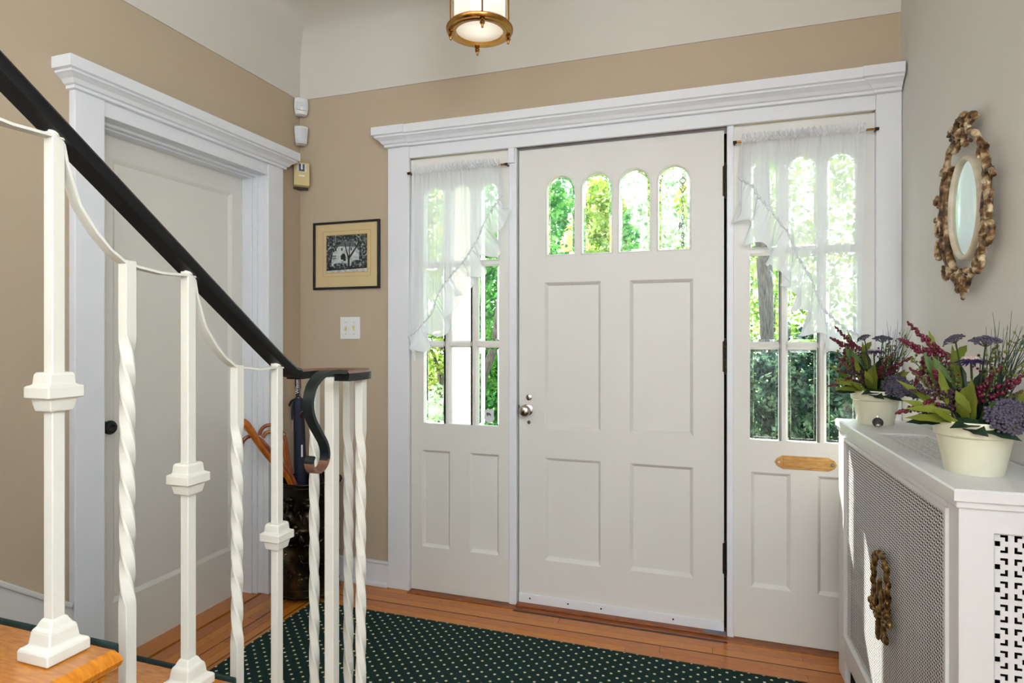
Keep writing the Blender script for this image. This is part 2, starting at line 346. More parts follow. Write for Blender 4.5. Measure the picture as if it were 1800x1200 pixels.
# floor: slab with oak strip border
fl = thing('floor', (0, 0, 0), 'honey oak strip floor with dark inlay lines around the rug', 'floor', kind='structure')
MB().box(XL-.3, 1.0, -2.3, D+.1, -.06, -.013).build('subfloor', M_darkgap, fl)
strips = [D-.012, 2.583, 2.535, 2.4865, 2.4815, 2.4335, 2.3895, 2.3845, 2.336, 2.288, 2.24, 2.192]
EP = lambda u, v, a: (u, v, a)
for i in range(len(strips)-1):
    y1, y0 = strips[i], strips[i+1]; inl = (y1-y0) < .01
    o1 = D-y1; o0 = D-y0                       # mitred at the back left corner
    cuts = [None, .72] if inl else ([None, -.95+.31*(i % 3), .1+.23*(i % 2), .72] if i % 2 else [None, -.4+.2*(i % 3), .72])
    for c in range(len(cuts)-1):
        xa0 = XL+o0 if cuts[c] is None else cuts[c]; xa1 = XL+o1 if cuts[c] is None else cuts[c]; xb = cuts[c+1]
        g = .0007
        MB().prism([(xa0+g, y0+g), (xb-g, y0+g), (xb-g, y1-g), (xa1+g, y1-g)], EP, -.013, -.0003 if inl else random.uniform(-.0008, .0002)).build('inlay_strip' if inl else 'plank', M_inlay if inl else random.choice(M_oak), fl, bevel=0 if inl else .0006, seg=1)
for i in range(len(strips)-1):
    x0, x1 = XL+(D-strips[i]), XL+(D-strips[i+1]); inl = (x1-x0) < .01
    x0 += .012 if i == 0 else 0; x0 -= .03 if i == 0 else 0
    cuts = [.9, None] if inl else [.9, 1.75+.2*(i % 3), None]
    for c in range(len(cuts)-1):
        ya = cuts[c]; yb0 = D-(x0-XL) if cuts[c+1] is None else cuts[c+1]; yb1 = D-(x1-XL) if cuts[c+1] is None else cuts[c+1]
        g = .0007
        MB().prism([(x0+g, ya+g), (x1-g, ya+g), (x1-g, yb1-g), (x0+g, yb0-g)], EP, -.013, -.0003 if inl else random.uniform(-.0008, .0002)).build('inlay_strip' if inl else 'plank', M_inlay if inl else random.choice(M_oakL), fl, bevel=0 if inl else .0006, seg=1)
MB().box(-2.2, XL-.02, 1.5, 2.42, -.013, -.0005).build('plank', M_oakL[0], fl)
for i in range(37):                             # rest of the floor under the rug and towards the camera
    MB().box(-1.61, .9, 2.192-.12*(i+1)+.0007, 2.192-.12*i-.0007, -.013, -.0006).build('plank', M_oak[i % 3], fl)

# ------------------------------------------------------------------ casings
def cornice(mb, F, u0, u1, p0, z0, m=0, ends=(1, 1)):
    prof = [(p0+.004, z0), (p0+.010, z0+.002), (p0+.010, z0+.012), (p0+.018, z0+.016), (p0+.026, z0+.028), (p0+.040, z0+.038), (p0+.046, z0+.041), (p0+.046, z0+.048), (p0+.056, z0+.052), (p0+.056, z0+.090), (0.0, z0+.092)]
    base = p0
    rings = []
    for p, z in prof:
        e = max(0, p-base)
        rings.append([F(u0-e*ends[0], 0, z), F(u0-e*ends[0], p, z), F(u1+e*ends[1], p, z), F(u1+e*ends[1], 0, z)])
    return mb.rings(rings, m)
t1 = thing('trim_1', (-.4, D, 0), 'white moulded casing with crown cap around the front entry', 'door casing', kind='structure')
for u0, u1 in ((-1.5234, -1.4069), (.5945, XR(D-.02)-.001)):
    mb = MB(); fbox(mb, BK, u0, u1, .0005, .022, 0, 2.172)
    mb.build('casing_leg', M_trim, t1, bevel=.003)
mb = MB(); fbox(mb, BK, -1.4069, .5945, 0, .017, 2.114, 2.172); mb.build('casing_head', M_trim, t1, bevel=.0025)
mb = MB(); cornice(mb, BK, -1.5234, XR(D)-.004, .024, 2.170, ends=(1, 0)); mb.build('cornice', M_trim, t1)
for u0, u1 in ((-1.5234, -1.4069), (.5945, .675)):
    mb = MB(); cornice(mb, BK, u0-.001, u1, .029, 2.1705, ends=(1, 0)); mb.build('cornice_block', M_trim, t1)
for u0, u1 in ((-.8958, -.8599), (.0566, .083)):
    mb = MB(); fbox(mb, BK, u0, u1, -.10, .006, 0, 2.114); mb.build('mullion', M_trim, t1, bevel=.002)
mb = MB(); fbox(mb, BK, -.8985, -.8675, .004, .014, 2.045, 2.128); mb.build('catch_block', M_trim, t1, bevel=.002)
mb = MB(); fbox(mb, BK, -.8665, -.8625, .004, .012, 2.07, 2.10); mb.build('catch_block', M_trim, t1, bevel=.001)
mb = MB(); fbox(mb, BK, -1.415, .60, -.15, -.06, 2.105, 2.131); fbox(mb, BK, -1.42, -1.405, -.15, -.05, 0, 2.12); fbox(mb, BK, .594, .605, -.15, -.05, 0, 2.12); mb.build('jamb', M_trim, t1)
mb = MB(); fbox(mb, BK, .036, .0575, -.10, -.064, 0, 2.114); fbox(mb, BK, -.861, -.845, -.10, -.064, 0, 2.114); fbox(mb, BK, -.86, .057, -.10, -.064, 2.09, 2.115); mb.build('door_stop', M_darkgap, t1)
t2 = thing('trim_2', (XL, 1.96, 0), 'white casing with crown cap around the closet door', 'door casing', kind='structure')
for u0, u1 in ((1.4486, 1.5540), (2.3750, 2.4804)):
    mb = MB(); fbox(mb, LF, u0, u1, 0, .030, 0, 2.070+.03); mb.build('casing_leg', M_trim, t2, bevel=.003)
    mb = MB(); fbox(mb, LF, u0-.004, u1+.004, 0, .034, 2.095, 2.112); mb.build('casing_block', M_trim, t2, bevel=.002)
mb = MB(); fbox(mb, LF, 1.554, 2.375, .0005, .024, 2.022, 2.098); mb.build('casing_head', M_trim, t2, bevel=.002)
mb = MB(); cornice(mb, LF, 1.4486, 2.4804, .032, 2.074); mb.build('cornice', M_trim, t2)
mb = MB(); fbox(mb, LF, 2.375, 2.41, -.29, -.0005, 0, 2.03); fbox(mb, LF, 2.355, 2.376, -.11, -.055, 0, 2.012); fbox(mb, LF, 2.362, 2.376, -.055, -.03, 0, 2.016); mb.build('jamb', M_trim, t2, bevel=.002)
mb = MB(); fbox(mb, LF, 1.52, 1.554, -.29, -.0005, 0, 2.03); mb.build('jamb', M_trim, t2, bevel=.002)
mb = MB(); fbox(mb, LF, 1.52, 2.41, -.29, -.0005, 2.022, 2.036); fbox(mb, LF, 1.55, 2.38, -.11, -.055, 2.006, 2.024); fbox(mb, LF, 1.55, 2.38, -.055, -.03, 2.012, 2.024); mb.build('jamb_head', M_trim, t2, bevel=.002)
# baseboard beside entry
b1 = thing('baseboard_back', (-1.75, D, 0), 'white baseboard under the light switch', 'baseboard', kind='structure')
mb = MB(); fbox(mb, BK, XL, -1.5234, 0, .016, 0, .116); mb.build('board', M_trim, b1, bevel=.002)
mb = MB(); fbox(mb, BK, XL, -1.5234, 0, .022, .112, .124); fbox(mb, BK, XL, -1.5234, .016, .03, 0, .022); mb.build('moulding', M_trim, b1, bevel=.004)
mb = MB(); fbox(mb, LF, 2.4804, D-.016, 0, .016, 0, .12); tag(mb.build('baseboard_left', M_trim, bevel=.003), 'short white baseboard in the corner behind the umbrella stand', 'baseboard', kind='structure')
# threshold
t3 = thing('trim_3', (-.4, D, 0), 'worn dark wooden sill under the front door and side windows', 'door sill', kind='structure')
MB().box(-1.405, .594, 2.598, 2.70, -.013, .004).build('sill_board', M_thresh, t3, bevel=.003)
MB().box(-.86, .057, 2.585, 2.598, -.013, .0015).build('sill_strip', M_inlay, t3, bevel=.001)
MB().box(-.859, .056, 2.625, 2.70, .003, .0125).build('saddle', M_thresh, t3, bevel=.003)
MB().prism([(-.045, 2.626), (.053, 2.624), (.053, 2.66), (-.02, 2.66)], EP, .0126, .0132).build('paint_patch', M_seal, t3)

# ------------------------------------------------------------------ panelled things in a wall plane
def panel(F, u0, u1, p, z0, z1, mold=.012, depth=.010):      # recessed panel with bevelled edge, outer rim at depth p
    mb = MB(); pts = [(u0, z0), (u1, z0), (u1, z1), (u0, z1)]
    q = [(u0+mold, z0+mold), (u1-mold, z0+mold), (u1-mold, z1-mold), (u0+mold, z1-mold)]
    r = [(u0+mold*.4, z0+mold*.4), (u1-mold*.4, z0+mold*.4), (u1-mold*.4, z1-mold*.4), (u0+mold*.4, z1-mold*.4)]
    vs = [F(a, p, z) for a, z in pts]+[F(a, p-depth*.3, z) for a, z in r]+[F(a, p-depth, z) for a, z in q]; fs = []
    for k in (0, 4):
        for i in range(4): fs.append((k+i, k+(i+1) % 4, k+4+(i+1) % 4, k+4+i))
    fs.append((8, 9, 10, 11)); mb.add(vs, fs); return mb
def arch_pts(xc, w, z0, zt, seg=12):
    r = w/2; zs = zt-r
    return [(xc-r, z0), (xc+r, z0)]+[(xc+r*math.cos(PI*i/seg), zs+r*math.sin(PI*i/seg)) for i in range(seg+1)]
def arched_rail(mb, F, arches, u0, u1, z0, z1, p0, p1, seg=12):
    # solid band u0..u1 x z0..z1 with arch holes (bottoms at z0)
    edges = [u0]
    for xc, w, zt in arches: edges += [xc-w/2, xc+w/2]
    edges.append(u1)
    for i in range(0, len(edges), 2): fbox(mb, F, edges[i], edges[i+1], p0, p1, z0, z1)
    for xc, w, zt in arches:
        r = w/2; zs = zt-r
        for i in range(seg):
            a0, a1 = PI*i/seg, PI*(i+1)/seg
            xa, za, xb, zb = xc+r*math.cos(a0), zs+r*math.sin(a0), xc+r*math.cos(a1), zs+r*math.sin(a1)
            vs = [F(xa, p0, za), F(xb, p0, zb), F(xb, p0, z1), F(xa, p0, z1), F(xa, p1, za), F(xb, p1, zb), F(xb, p1, z1), F(xa, p1, z1)]
            mb.add(vs, [(0, 1, 2, 3), (4, 7, 6, 5), (0, 4, 5, 1), (2, 6, 7, 3)])
def inset(pts, d):
    out = []; n_ = len(pts)
    for i in range(n_):
        a, b_, c = Vector(pts[i-1]), Vector(pts[i]), Vector(pts[(i+1) % n_]); e1 = (b_-a); e2 = (c-b_)
        if e1.length < 1e-7: e1 = e2
        if e2.length < 1e-7: e2 = e1
        n1 = Vector((-e1.y, e1.x)).normalized(); n2 = Vector((-e2.y, e2.x)).normalized(); nn = (n1+n2)
        nn = nn/max(.3, nn.dot(n1)); out.append((b_.x+nn.x*d, b_.y+nn.y*d))
    return out
def pane(F, pts, p, parent, bev=.011):
    q = inset(pts, bev); n_ = len(pts)
    mb = MB(); mb.add([F(u, p, z) for u, z in q], [tuple(range(n_))]); mb.build('pane', M_glass, parent, fixn=False)
    g = MB()
    g.rings([[F(u, p+.0018, z) for u, z in pts], [F(u, p+.004, z) for u, z in q], [F(u, p-.002, z) for u, z in q], [F(u, p-.002, z) for u, z in pts]], closed=True)
    g.build('pane_bevel', M_bevel, parent)
def stop_ring(F, pts, p0, p1, w=.008):       # glazing bead round a pane, sloping towards the glass
    q = inset(pts, w); o_ = inset(pts, -.006); mb = MB()
    mb.rings([[F(u, p1, z) for u, z in o_], [F(u, p1+.003, z) for u, z in pts], [F(u, p0, z) for u, z in q], [F(u, p0-.006, z) for u, z in q], [F(u, p0-.006, z) for u, z in o_]], closed=True)
    return mb

# front door
dl = thing('door_1', (-.406, D+.02, 0), 'cream panelled front door with four arched lights', 'door', kind='structure')
u0, u1, z0, z1, pf, pb = -.8545, .0455, .016, 2.106, -.02, -.062
AR = [(-.6563, .130, 1.976), (-.4904, .133, 1.9765), (-.3243, .135, 1.978), (-.157, .133, 1.9785)]
mb = MB()
fbox(mb, BK, u0, -.732, pb, pf, z0, z1); fbox(mb, BK, -.0775, u1, pb, pf, z0, z1)
fbox(mb, BK, -.732, -.0775, pb, pf, z0, .2165); fbox(mb, BK, -.732, -.0775, pb, pf, .687, .8195); fbox(mb, BK, -.732, -.0775, pb, pf, 1.490, 1.616)
arched_rail(mb, BK, AR, -.732, -.0775, 1.616, z1, pb, pf)
fbox(mb, BK, -.4725, -.3447, pb, pf, .2165, .687); fbox(mb, BK, -.4725, -.3447, pb, pf, .8195, 1.490)
mb.build('door_leaf', M_door, dl)
for a, b_, c, d in ((-.732, -.4725, .8195, 1.490), (-.3447, -.0775, .8195, 1.490), (-.732, -.4725, .2165, .687), (-.3447, -.0775, .2165, .687)):
    panel(BK, a, b_, pf, c, d, .014, .017).build('door_panel', M_door, dl, smooth=20)
for xc, w, zt in AR:
    pts = arch_pts(xc, w, 1.616, zt); stop_ring(BK, pts, pf-.018, pf, .004).build('glazing_bead', M_door, dl, smooth=40)
    pane(BK, inset(pts, .002), pf-.016, dl)
mb = MB(); fbox(mb, BK, u0, u1, pf, pf+.008, .012, .052); mb.build('door_sweep', M_trim, dl, bevel=.0015)
for x in (-.80, -.62, -.47, -.16):
    MB().lathe([(0, .001), (.004, .001), (.004, 0)], BK(x, pf+.008, .034), 8, ax=(0, -1, 0)).build('screw', M_hinge, dl)
for za, zb in ((1.827, 1.960), (1.092, 1.2274), (.248, .3834)):
    mb = MB(); x = .0510
    for i in range(5):
        h = (zb-za)/5; mb.lathe([(.0001, za+h*i), (.0062, za+h*i+.0005), (.0062, za+h*(i+1)-.0012), (.0001, za+h*(i+1)-.0006)], (x, D+.012, 0), 10)
    mb.ball((x, D+.012, zb+.004), .005); mb.ball((x, D+.012, za-.004), .005)
    fbox(mb, BK, x-.011, x, -.022, -.0185, za+.004, zb-.004)
    mb.build('hinge', M_hinge, dl, smooth=40)
mb = MB(); A = (0, -1, 0); kc = BK(-.8147, pf, .903)
mb.lathe([(.0001, 0), (.027, 0), (.027, .003), (.020, .006), (.010, .008), (.009, .026), (.017, .030), (.0255, .037), (.0275, .045), (.025, .053), (.015, .058), (.0001, .059)], kc, 24, ax=A); mb.build('door_knob', M_nickel, dl, smooth=50)
mb = MB(); mb.lathe([(.0001, 0), (.0145, 0), (.0145, .003), (.011, .005), (.0001, .005)], BK(-.8064, pf, .9614), 20, ax=A); fbox(mb, BK, -.8085, -.8043, pf+.004, pf+.018, .951, .972); mb.build('thumb_turn', M_nickel, dl, smooth=50)
mb = MB(); mb.lathe([(.0001, 0), (.0085, 0), (.0085, .002), (.0001, .0025)], BK(-.8064, pf, .846), 16, ax=A); fbox(mb, BK, -.8075, -.8053, pf+.002, pf+.003, .838, .846); mb.build('keyhole_cover', M_nickel, dl, smooth=50)
mb = MB(); fbox(mb, BK, -.8558, -.852, pf-.03, pf+.001, .89, .925); mb.build('latch_plate', M_hinge, dl)

# sidelights
def sidelight(name, u0, u1, cols, pans, label):
    w = thing(name, ((u0+u1)/2, D, 0), label, 'window', kind='structure'); pf, pb = 0.0, -.042
    wl, wr = cols[0]-.056, cols[2]+.056
    mb = MB(); fbox(mb, BK, u0, wl, pb, pf, .690, 2.108); fbox(mb, BK, wr, u1, pb, pf, .690, 2.108)
    fbox(mb, BK, wl, wr, pb, pf, .690, .822); fbox(mb, BK, u0, u1, pb, pf, .006, .219)
    (a0, a1), (b0, b1) = pans
    fbox(mb, BK, u0, a0, pb, pf, .219, .690); fbox(mb, BK, a1, b0, pb, pf, .219, .690); fbox(mb, BK, b1, u1, pb, pf, .219, .690)
    arched_rail(mb, BK, [(c, .104, 1.971) for c in cols], wl, wr, 1.60, 2.108, pb, pf)
    mb.build('sash', M_door, w)
    for a, b_ in pans: panel(BK, a, b_, pf, .219, .690, .013, .015).build('panel', M_door, w, smooth=20)
    for i in range(2):
        x = (cols[i]+cols[i+1])/2; mb = MB(); mb.prism([(x-.0165, 0), (x-.0165, -.014), (x-.007, -.001), (x+.007, -.001), (x+.0165, -.014), (x+.0165, -.035), (x-.0165, -.035)], lambda u, v, a: (u, D-v, a), .822, 1.605); mb.build('muntin', M_door, w)
    for z in (1.206, 1.591):
        for i in range(3):
            mb = MB(); mb.prism([(z-.016, -.014), (z-.007, -.002), (z+.007, -.002), (z+.016, -.014), (z+.016, -.035), (z-.016, -.035)], lambda u, v, a: (a, D-v, u), cols[i]-.056, cols[i]+.056); mb.build('muntin', M_door, w)
    for c in cols:
        for za, zb in ((.822, 1.190), (1.222, 1.578)):
            pts = [(c-.053, za), (c+.053, za), (c+.053, zb), (c-.053, zb)]; pane(BK, pts, -.022, w)
        pane(BK, arch_pts(c, .106, 1.604, 1.971), -.022, w)
        stop_ring(BK, arch_pts(c, .104, 1.604, 1.970), -.018, pf, .003).build('glazing_bead', M_door, w, smooth=40)
    return w
w1 = sidelight('window_1', -1.4069, -.8958, (-1.282, -1.1425, -1.0035), ((-1.3461, -1.1974), (-1.0941, -.9476)), 'left side window of nine narrow panes beside the front door')
w2 = sidelight('window_2', .083, .5945, (.2015, .3425, .4815), ((.1492, .2982), (.3951, .531)), 'right side window with brass mail slot beside the front door')
# shield sticker in the lower right pane of the left side window
mb = MB(); sc = .034; cx_, cz_ = -1.002, .868
sh = [(-.9, .75), (-.55, .8), (-.25, 1.05), (.1, .85), (.5, 1.0), (.9, .8), (.8, .3), (.95, -.4), (.6, -.85), (0, -1.05), (-.55, -.85), (-.95, -.4), (-.8, .3)]
mb.prism([(cx_+a*sc*.8, cz_+b_*sc) for a, b_ in sh], lambda u, v, a: (u, D-a, v), -.0175, -.0165)
o_ = mb.build('shield_sticker', mat('pale_sticker', (206, 210, 212), 0.5, var=0.1, scale=150), w1); tag(o_, 'pale shield sticker with a dark animal emblem')
mb = MB(); bear = [(-.6, .1), (-.5, .45), (-.2, .5), (.25, .42), (.5, .25), (.62, -.1), (.45, -.35), (.3, -.1), (-.1, -.05), (-.2, -.35), (-.4, -.3), (-.42, 0)]
mb.prism([(cx_-.003+a*sc*.6, cz_+.004+b_*sc*.62) for a, b_ in bear], lambda u, v, a: (u, D-a, v), -.0165, -.0161); mb.build('emblem', M_photo_g, o_, fixn=True)
# mail slot
mp_ = MB(); cx_, cz_ = .351, .738; hw, hh = .113, .027
pts = [(-hw, 0), (-hw*.93, -hh*.55), (-hw*.74, -hh), (hw*.74, -hh), (hw*.93, -hh*.55), (hw, 0), (hw*.93, hh*.55), (hw*.74, hh), (-hw*.74, hh), (-hw*.93, hh*.55)]
mp_.prism([(cx_+a, cz_+b_) for a, b_ in pts], lambda u, v, a: (u, D-a, v), 0.0, .004)
ms = mp_.build('mail_slot', M_mailbrass, w2, bevel=.0015); tag(ms, 'brass letter slot plate')
mb = MB(); fbox(mb, BK, cx_-.082, cx_+.082, .004, .0065, cz_-.018, cz_+.019); mb.build('flap', M_mailbrass, ms, bevel=.002)
for s_ in (-1, 1):
    mb = MB(); mb.lathe([(.0001, .003), (.006, .003), (.0075, 0)], BK(cx_+s_*.097, .004, cz_), 10, ax=A); mb.build('screw', M_nickel, ms, smooth=40)

# closet door
d2 = thing('door_2', (XL-.11, 1.96, 0), 'cream single panel closet door with a dark round knob', 'door', kind='structure'); pf = -.11
mb = MB(); a, b_, c, d = 1.690, 2.292, .228, 1.924
fbox(mb, LF, 1.54, a, pf-.035, pf, .008, 2.018); fbox(mb, LF, b_, 2.39, pf-.035, pf, .008, 2.018); fbox(mb, LF, a, b_, pf-.035, pf, .008, c); fbox(mb, LF, a, b_, pf-.035, pf, d, 2.018)
mb.build('door_leaf', M_closet, d2)
panel(LF, a, b_, pf, c, d, .016, .011).build('door_panel', M_closet, d2, smooth=20)
mb = MB(); A2 = (1, 0, 0); kc = LF(1.650, pf, .905)
mb.lathe([(.0001, 0), (.022, 0), (.022, .003), (.009, .006), (.008, .022), (.018, .028), (.026, .036), (.0265, .042), (.022, .049), (.012, .051), (.010, .0495), (.0001, .0495)], kc, 24, ax=A2)
mb.build('door_knob', mat('black_knob', (30, 30, 32), 0.35, metal=0.5, bump=0.6, scale=200), d2, smooth=40)

# ------------------------------------------------------------------ stairs
st = thing('staircase', (-1.5, 1.46, 0), 'oak stairs with a dark green carpet runner rising at the left', 'staircase')
RX0, RX1 = XL+.03, -.878
fy = lambda i: .706+.25*(4-i)      # front edge of tread i
tz = lambda i: .756-.19*(4-i)
for i in range(1, 8):
    f, z = fy(i), tz(i); th = .032; RX1 = -.735 if i == 1 else -.878
    # bullnosed tread: profile in y-z, swept along x, with rounded return end
    mb = MB(); pr = [(f-.285, z), (f-.010, z)]+[(f-.012+.012*math.cos(q), z-.016+.016*math.sin(q)) for q in (PI/3, PI/6, 0, -PI/6, -PI/3)]+[(f-.010, z-th), (f-.285, z-th)]
    mb.prism(pr, lambda u, v, a: (a, u, v), RX0, RX1-.016)
    er = [(0, z), (.006, z-.002), (.013, z-.008), (.016, z-.016), (.013, z-.024), (.006, z-.030), (0, z-th)]
    mb.rings([[(RX1-.0162+e, f-.285, zz) for e, zz in er], [(RX1-.0162+e, f-.012+e*.5, zz) for e, zz in er]])
    mb.build('tread', M_tread, st, smooth=40)
    mb = MB(); mb.prism([(0, 0), (.020, 0), (.018, -.008), (.010, -.012), (.006, -.022), (0, -.024)], lambda u, v, a: (RX1-.032+u, a, z-th+v), f-.27, f-.022); mb.prism([(0, 0), (.012, 0), (.006, -.016), (0, -.02)], lambda u, v, a: (a, f-.03+u, z-th+v), RX0, RX1-.03); mb.build('cove_moulding', M_tread, st, smooth=30)
    MB().box(RX0, RX1-.034, f-.045, f-.03, z-.19, z-th).build('riser', M_tread, st)
    MB().box(RX1-.034-.02, RX1-.034, f-.285, f-.028, 0, z-th).build('stringer_panel', M_tread, st)
    # runner: carpet pad on tread and riser, plus the strip along the nosing
    mb = MB(); mb.box(XL+.12, -1.19, f-.27, f+.004, z, z+.012); mb.box(XL+.12, -1.19, f+.0005, f+.012, z-th-.006, z+.010); mb.build('carpet_pad', M_carpet, st, bevel=.005)
    mb = MB(); mb.box(-1.192, RX1-.022, f+.0005, f+.007, z-.022, z+.002); mb.build('carpet_edging', M_carpet, st, bevel=.003)
    MB().box(XL+.12, -1.19, f-.03, f-.018, z-.19, z-th-.02).build('riser_carpet', M_carpet, st)
# wall skirt along the stairs
sk = [(1.4485, 0), (1.4485, .322), (1.437, .345), (1.395, .372), (.25, .372+.76*1.145), (.25, .1)]
mb = MB(); mb.prism(sk, lambda u, v, a: (XL+a, u, v), 0.0005, .022); mb.build('skirt_board', M_door, st)
mb = MB(); mb.prism([(1.44, .335), (1.395, .365), (.25, .365+.76*1.145), (.25, .385+.76*1.145), (1.398, .383), (1.446, .352)], lambda u, v, a: (XL+a, u, v), .001, .030); mb.build('skirt_cap', M_door, st, bevel=.004)

# railing
XB = -.965
ra = thing('stair_railing', (XB, 1.287, .186), 'ivory iron stair railing with black handrail ending in a scroll', 'railing')
def sq(x, y, z, s, a=0): return [(x+s*math.cos(a+PI/4+k*PI/2)*.7071, y+s*math.sin(a+PI/4+k*PI/2)*.7071, z) for k in range(4)]
def collar(mb, x, y, z, k=1.0):
    for zz, s_ in ((.030, .021), (.030, .033), (.026, .0375), (.011, .040), (.0085, .053), (.007, .0545), (-.008, .0545), (-.0095, .053), (-.0105, .042), (-.014, .041), (-.027, .036), (-.030, .034), (-.030, .021)):
        yield sq(x, y, z+zz*k, s_*k)
def oc(x, y, z, s, a=0, k=.62):
    h = s*.5; c = h*k; pts = [(h, -c), (h, c), (c, h), (-c, h), (-h, c), (-h, -c), (-c, -h), (c, -h)]
    return [(x+p*math.cos(a)-q*math.sin(a), y+p*math.sin(a)+q*math.cos(a), z) for p, q in pts]
def baluster(x, y, zb, zt, twist=None, knob=None, s_=.0195, shoe=True, quarter=.067):
    zb += .0006
    mb = MB(); rings = [oc(x, y, zb, s_, 0, .93) if twist else sq(x, y, zb, s_)]
    if twist:
        t0, t1_ = twist; n_ = int((t1_-t0)/.0075)
        for k in range(n_+1): z = t0+(t1_-t0)*k/n_; e_ = min(1, k/6, (n_-k)/6); rings.append(oc(x, y, z, s_*(1+.02*e_), -(z-t0)/quarter*PI/2, .93-.21*e_))
        a1 = -(t1_-t0)/quarter*PI/2; rings = rings[:1]+rings[1:]
        # straight top continues at the final angle snapped to the square
        rings.append(oc(x, y, zt, s_, a1, .93))
    else: rings.append(sq(x, y, zt, s_))
    mb.rings(rings); b_ = mb.build('baluster', M_rail, ra, bevel=.0016 if not twist else 0, smooth=25)
    if knob:
        m2 = MB(); m2.rings(list(collar(m2, x, y, knob))); m2.build('collar', M_rail, b_, bevel=.0025)
    if shoe:
        m2 = MB(); rr = [(0, .066), (.015, .066), (.0185, .063), (.0205, .055), (.023, .047), (.040, .0425), (.044, .040), (.048, .033), (.056, .026), (.060, .019)]
        m2.rings([sq(x, y, zb+z, q) for z, q in rr]); m2.build('shoe', M_rail, b_, bevel=.002)
    return b_
def rz(y):
    a, b_ = 1.142, 1.369-.76*(y-.907); k = .016
    return max(a, b_)+k*math.log(1+math.exp(-abs(a-b_)/k))*.6     # underside of the handrail
for i, y in ((5, .407), (4, .657), (3, .907), (2, 1.157)):
    baluster(XB, y, tz(i), rz(y)+.004, knob=tz(i)+.407)
for i, y in ((4, .528), (3, .779), (2, 1.033)):
    q = .067; zb = tz(i)+.215; baluster(XB, y, tz(i), rz(y)-.088, twist=(zb, zb+q*7), shoe=True, quarter=q)
# scroll straps hanging between the posts
ZS = [(.008, -.012), (.014, -.043), (.034, -.103), (.062, -.142), (.087, -.167), (.1125, -.184), (.14, -.190), (.1855, -.1955), (.242, -.194)]
for y in (.407, .657, .907):
    z0 = rz(y); path = [(XB, y+a, z0+b_) for a, b_ in ZS]
    P = []
    for j in range(len(path)-1):
        for q in range(3): P.append(tuple(Vector(path[j]).lerp(Vector(path[j+1]), q/3)))
    P.append(path[-1]); mb = MB(); mb.sweep(P, [(1, 0, 0)]*len(P), [(-.0095, -.0022), (.0095, -.0022), (.0095, .0022), (-.0095, .0022)]); mb.build('scroll_strap', M_rail, ra, smooth=35)
for y in (.407, .657, .907, 1.157):
    mb = MB(); mb.ball((XB+.004, y+.004, rz(y)+.002), .013, 8, 5, 0, (1, 1.3, .55)); mb.ball((XB+.012, y+.012, rz(y)-.004), .008, 7, 5, 0, (.8, 1.5, .6)); mb.build('joint_paint', M_cord if False else M_rail, ra, smooth=60)
# newel and the twisted bars around it
NX, NY, NR = -.890, 1.264, .075
baluster(NX, NY, tz(1), 1.146, s_=.0255, shoe=True)
for ang, off in ((160, .035), (92, .0), (10, .02)):
    a = math.radians(ang); x, y = NX+NR*math.cos(a), NY+NR*math.sin(a); q = .087
    baluster(x, y, tz(1), 1.146, twist=(.30+off, .30+off+q*8), s_=.0205, quarter=q)
# handrail with flat volute and hanging scroll
hp, hs = [], []
for k in range(49):
    y = .0+(1.195)*k/48; hp.append((XB, y, rz(y)+.012)); hs.append((1, 0, 0))
for y in (1.205, 1.222): hp.append((XB, y, rz(y)+.0115)); hs.append((1, 0, 0))
prof = [(-.019, -.012), (.019, -.012), (.021, -.008), (.021, .006), (.016, .012), (-.016, .012), (-.021, .006), (-.021, -.008)]
mb = MB(); mb.sweep(hp, hs, prof); hr = mb.build('handrail', M_black, ra, smooth=35)
vp, vs_ = [], []
vp.append((XB, 1.215, 1.1535)); vs_.append((1, 0, 0))
for k in range(0, 19):
    a = PI-PI*k/18*1.0; vp.append((NX+NR*math.cos(a), NY+NR*math.sin(a), 1.1535)); vs_.append((-math.cos(a), -math.sin(a), 0))
nv = len(vp)
for y, z in ((1.225, 1.1535), (1.195, 1.154)): vp.append((NX+NR, y, z)); vs_.append((-1, 0, 0))
mb = MB(); mb.sweep(vp, vs_, [(-.0195, -.011), (.0195, -.011), (.020, .007), (.016, .0115), (-.016, .0115), (-.020, .007)])
vo = mb.build('volute', [M_black, M_volute], ra, smooth=35)
for p in vo.data.polygons:
    if p.normal.z > .5: p.material_index = 1
hk = [(1.245, 1.160), (1.205, 1.164), (1.170, 1.1615), (1.145, 1.153), (1.124, 1.136), (1.113, 1.112), (1.111, 1.090), (1.118, 1.066), (1.133, 1.043), (1.150, 1.021), (1.165, 1.000), (1.172, .976), (1.166, .955), (1.150, .943), (1.132, .942), (1.118, .952), (1.114, .968), (1.120, .979)]
HP = [Vector((NX+NR, y*.9588+.009*min(1, i_/3), 1.25+(z-1.25)*.9588)) for i_, (y, z) in enumerate(hk)]
sm = []
for j in range(len(HP)-1):
    p0, p1, p2, p3 = HP[max(j-1, 0)], HP[j], HP[j+1], HP[min(j+2, len(HP)-1)]
    for q in range(4):
        t = q/4; sm.append(.5*((2*p1)+(-p0+p2)*t+(2*p0-5*p1+4*p2-p3)*t*t+(-p0+3*p1-3*p2+p3)*t**3))
sm.append(HP[-1]); N_ = len(sm); rings = []
for j, p in enumerate(sm):
    T = (sm[min(j+1, N_-1)]-sm[max(j-1, 0)]).normalized(); sd = Vector((1, 0, 0)); nn = sd.cross(T).normalized(); w_ = .0175-.005*min(1, j/(.25*N_))-.002*j/N_; th = .0045-.0015*j/N_
    rings.append([p+sd*a*w_+nn*b_*th for a, b_ in ((-1, -1), (1, -1), (1, 1), (-1, 1))])
mb = MB(); mb.rings(rings); ho = mb.build('scroll_end', [M_darksteel, M_volute], ra, smooth=35); tag(ho, 'flat hanging scroll with a worn bronze tip')
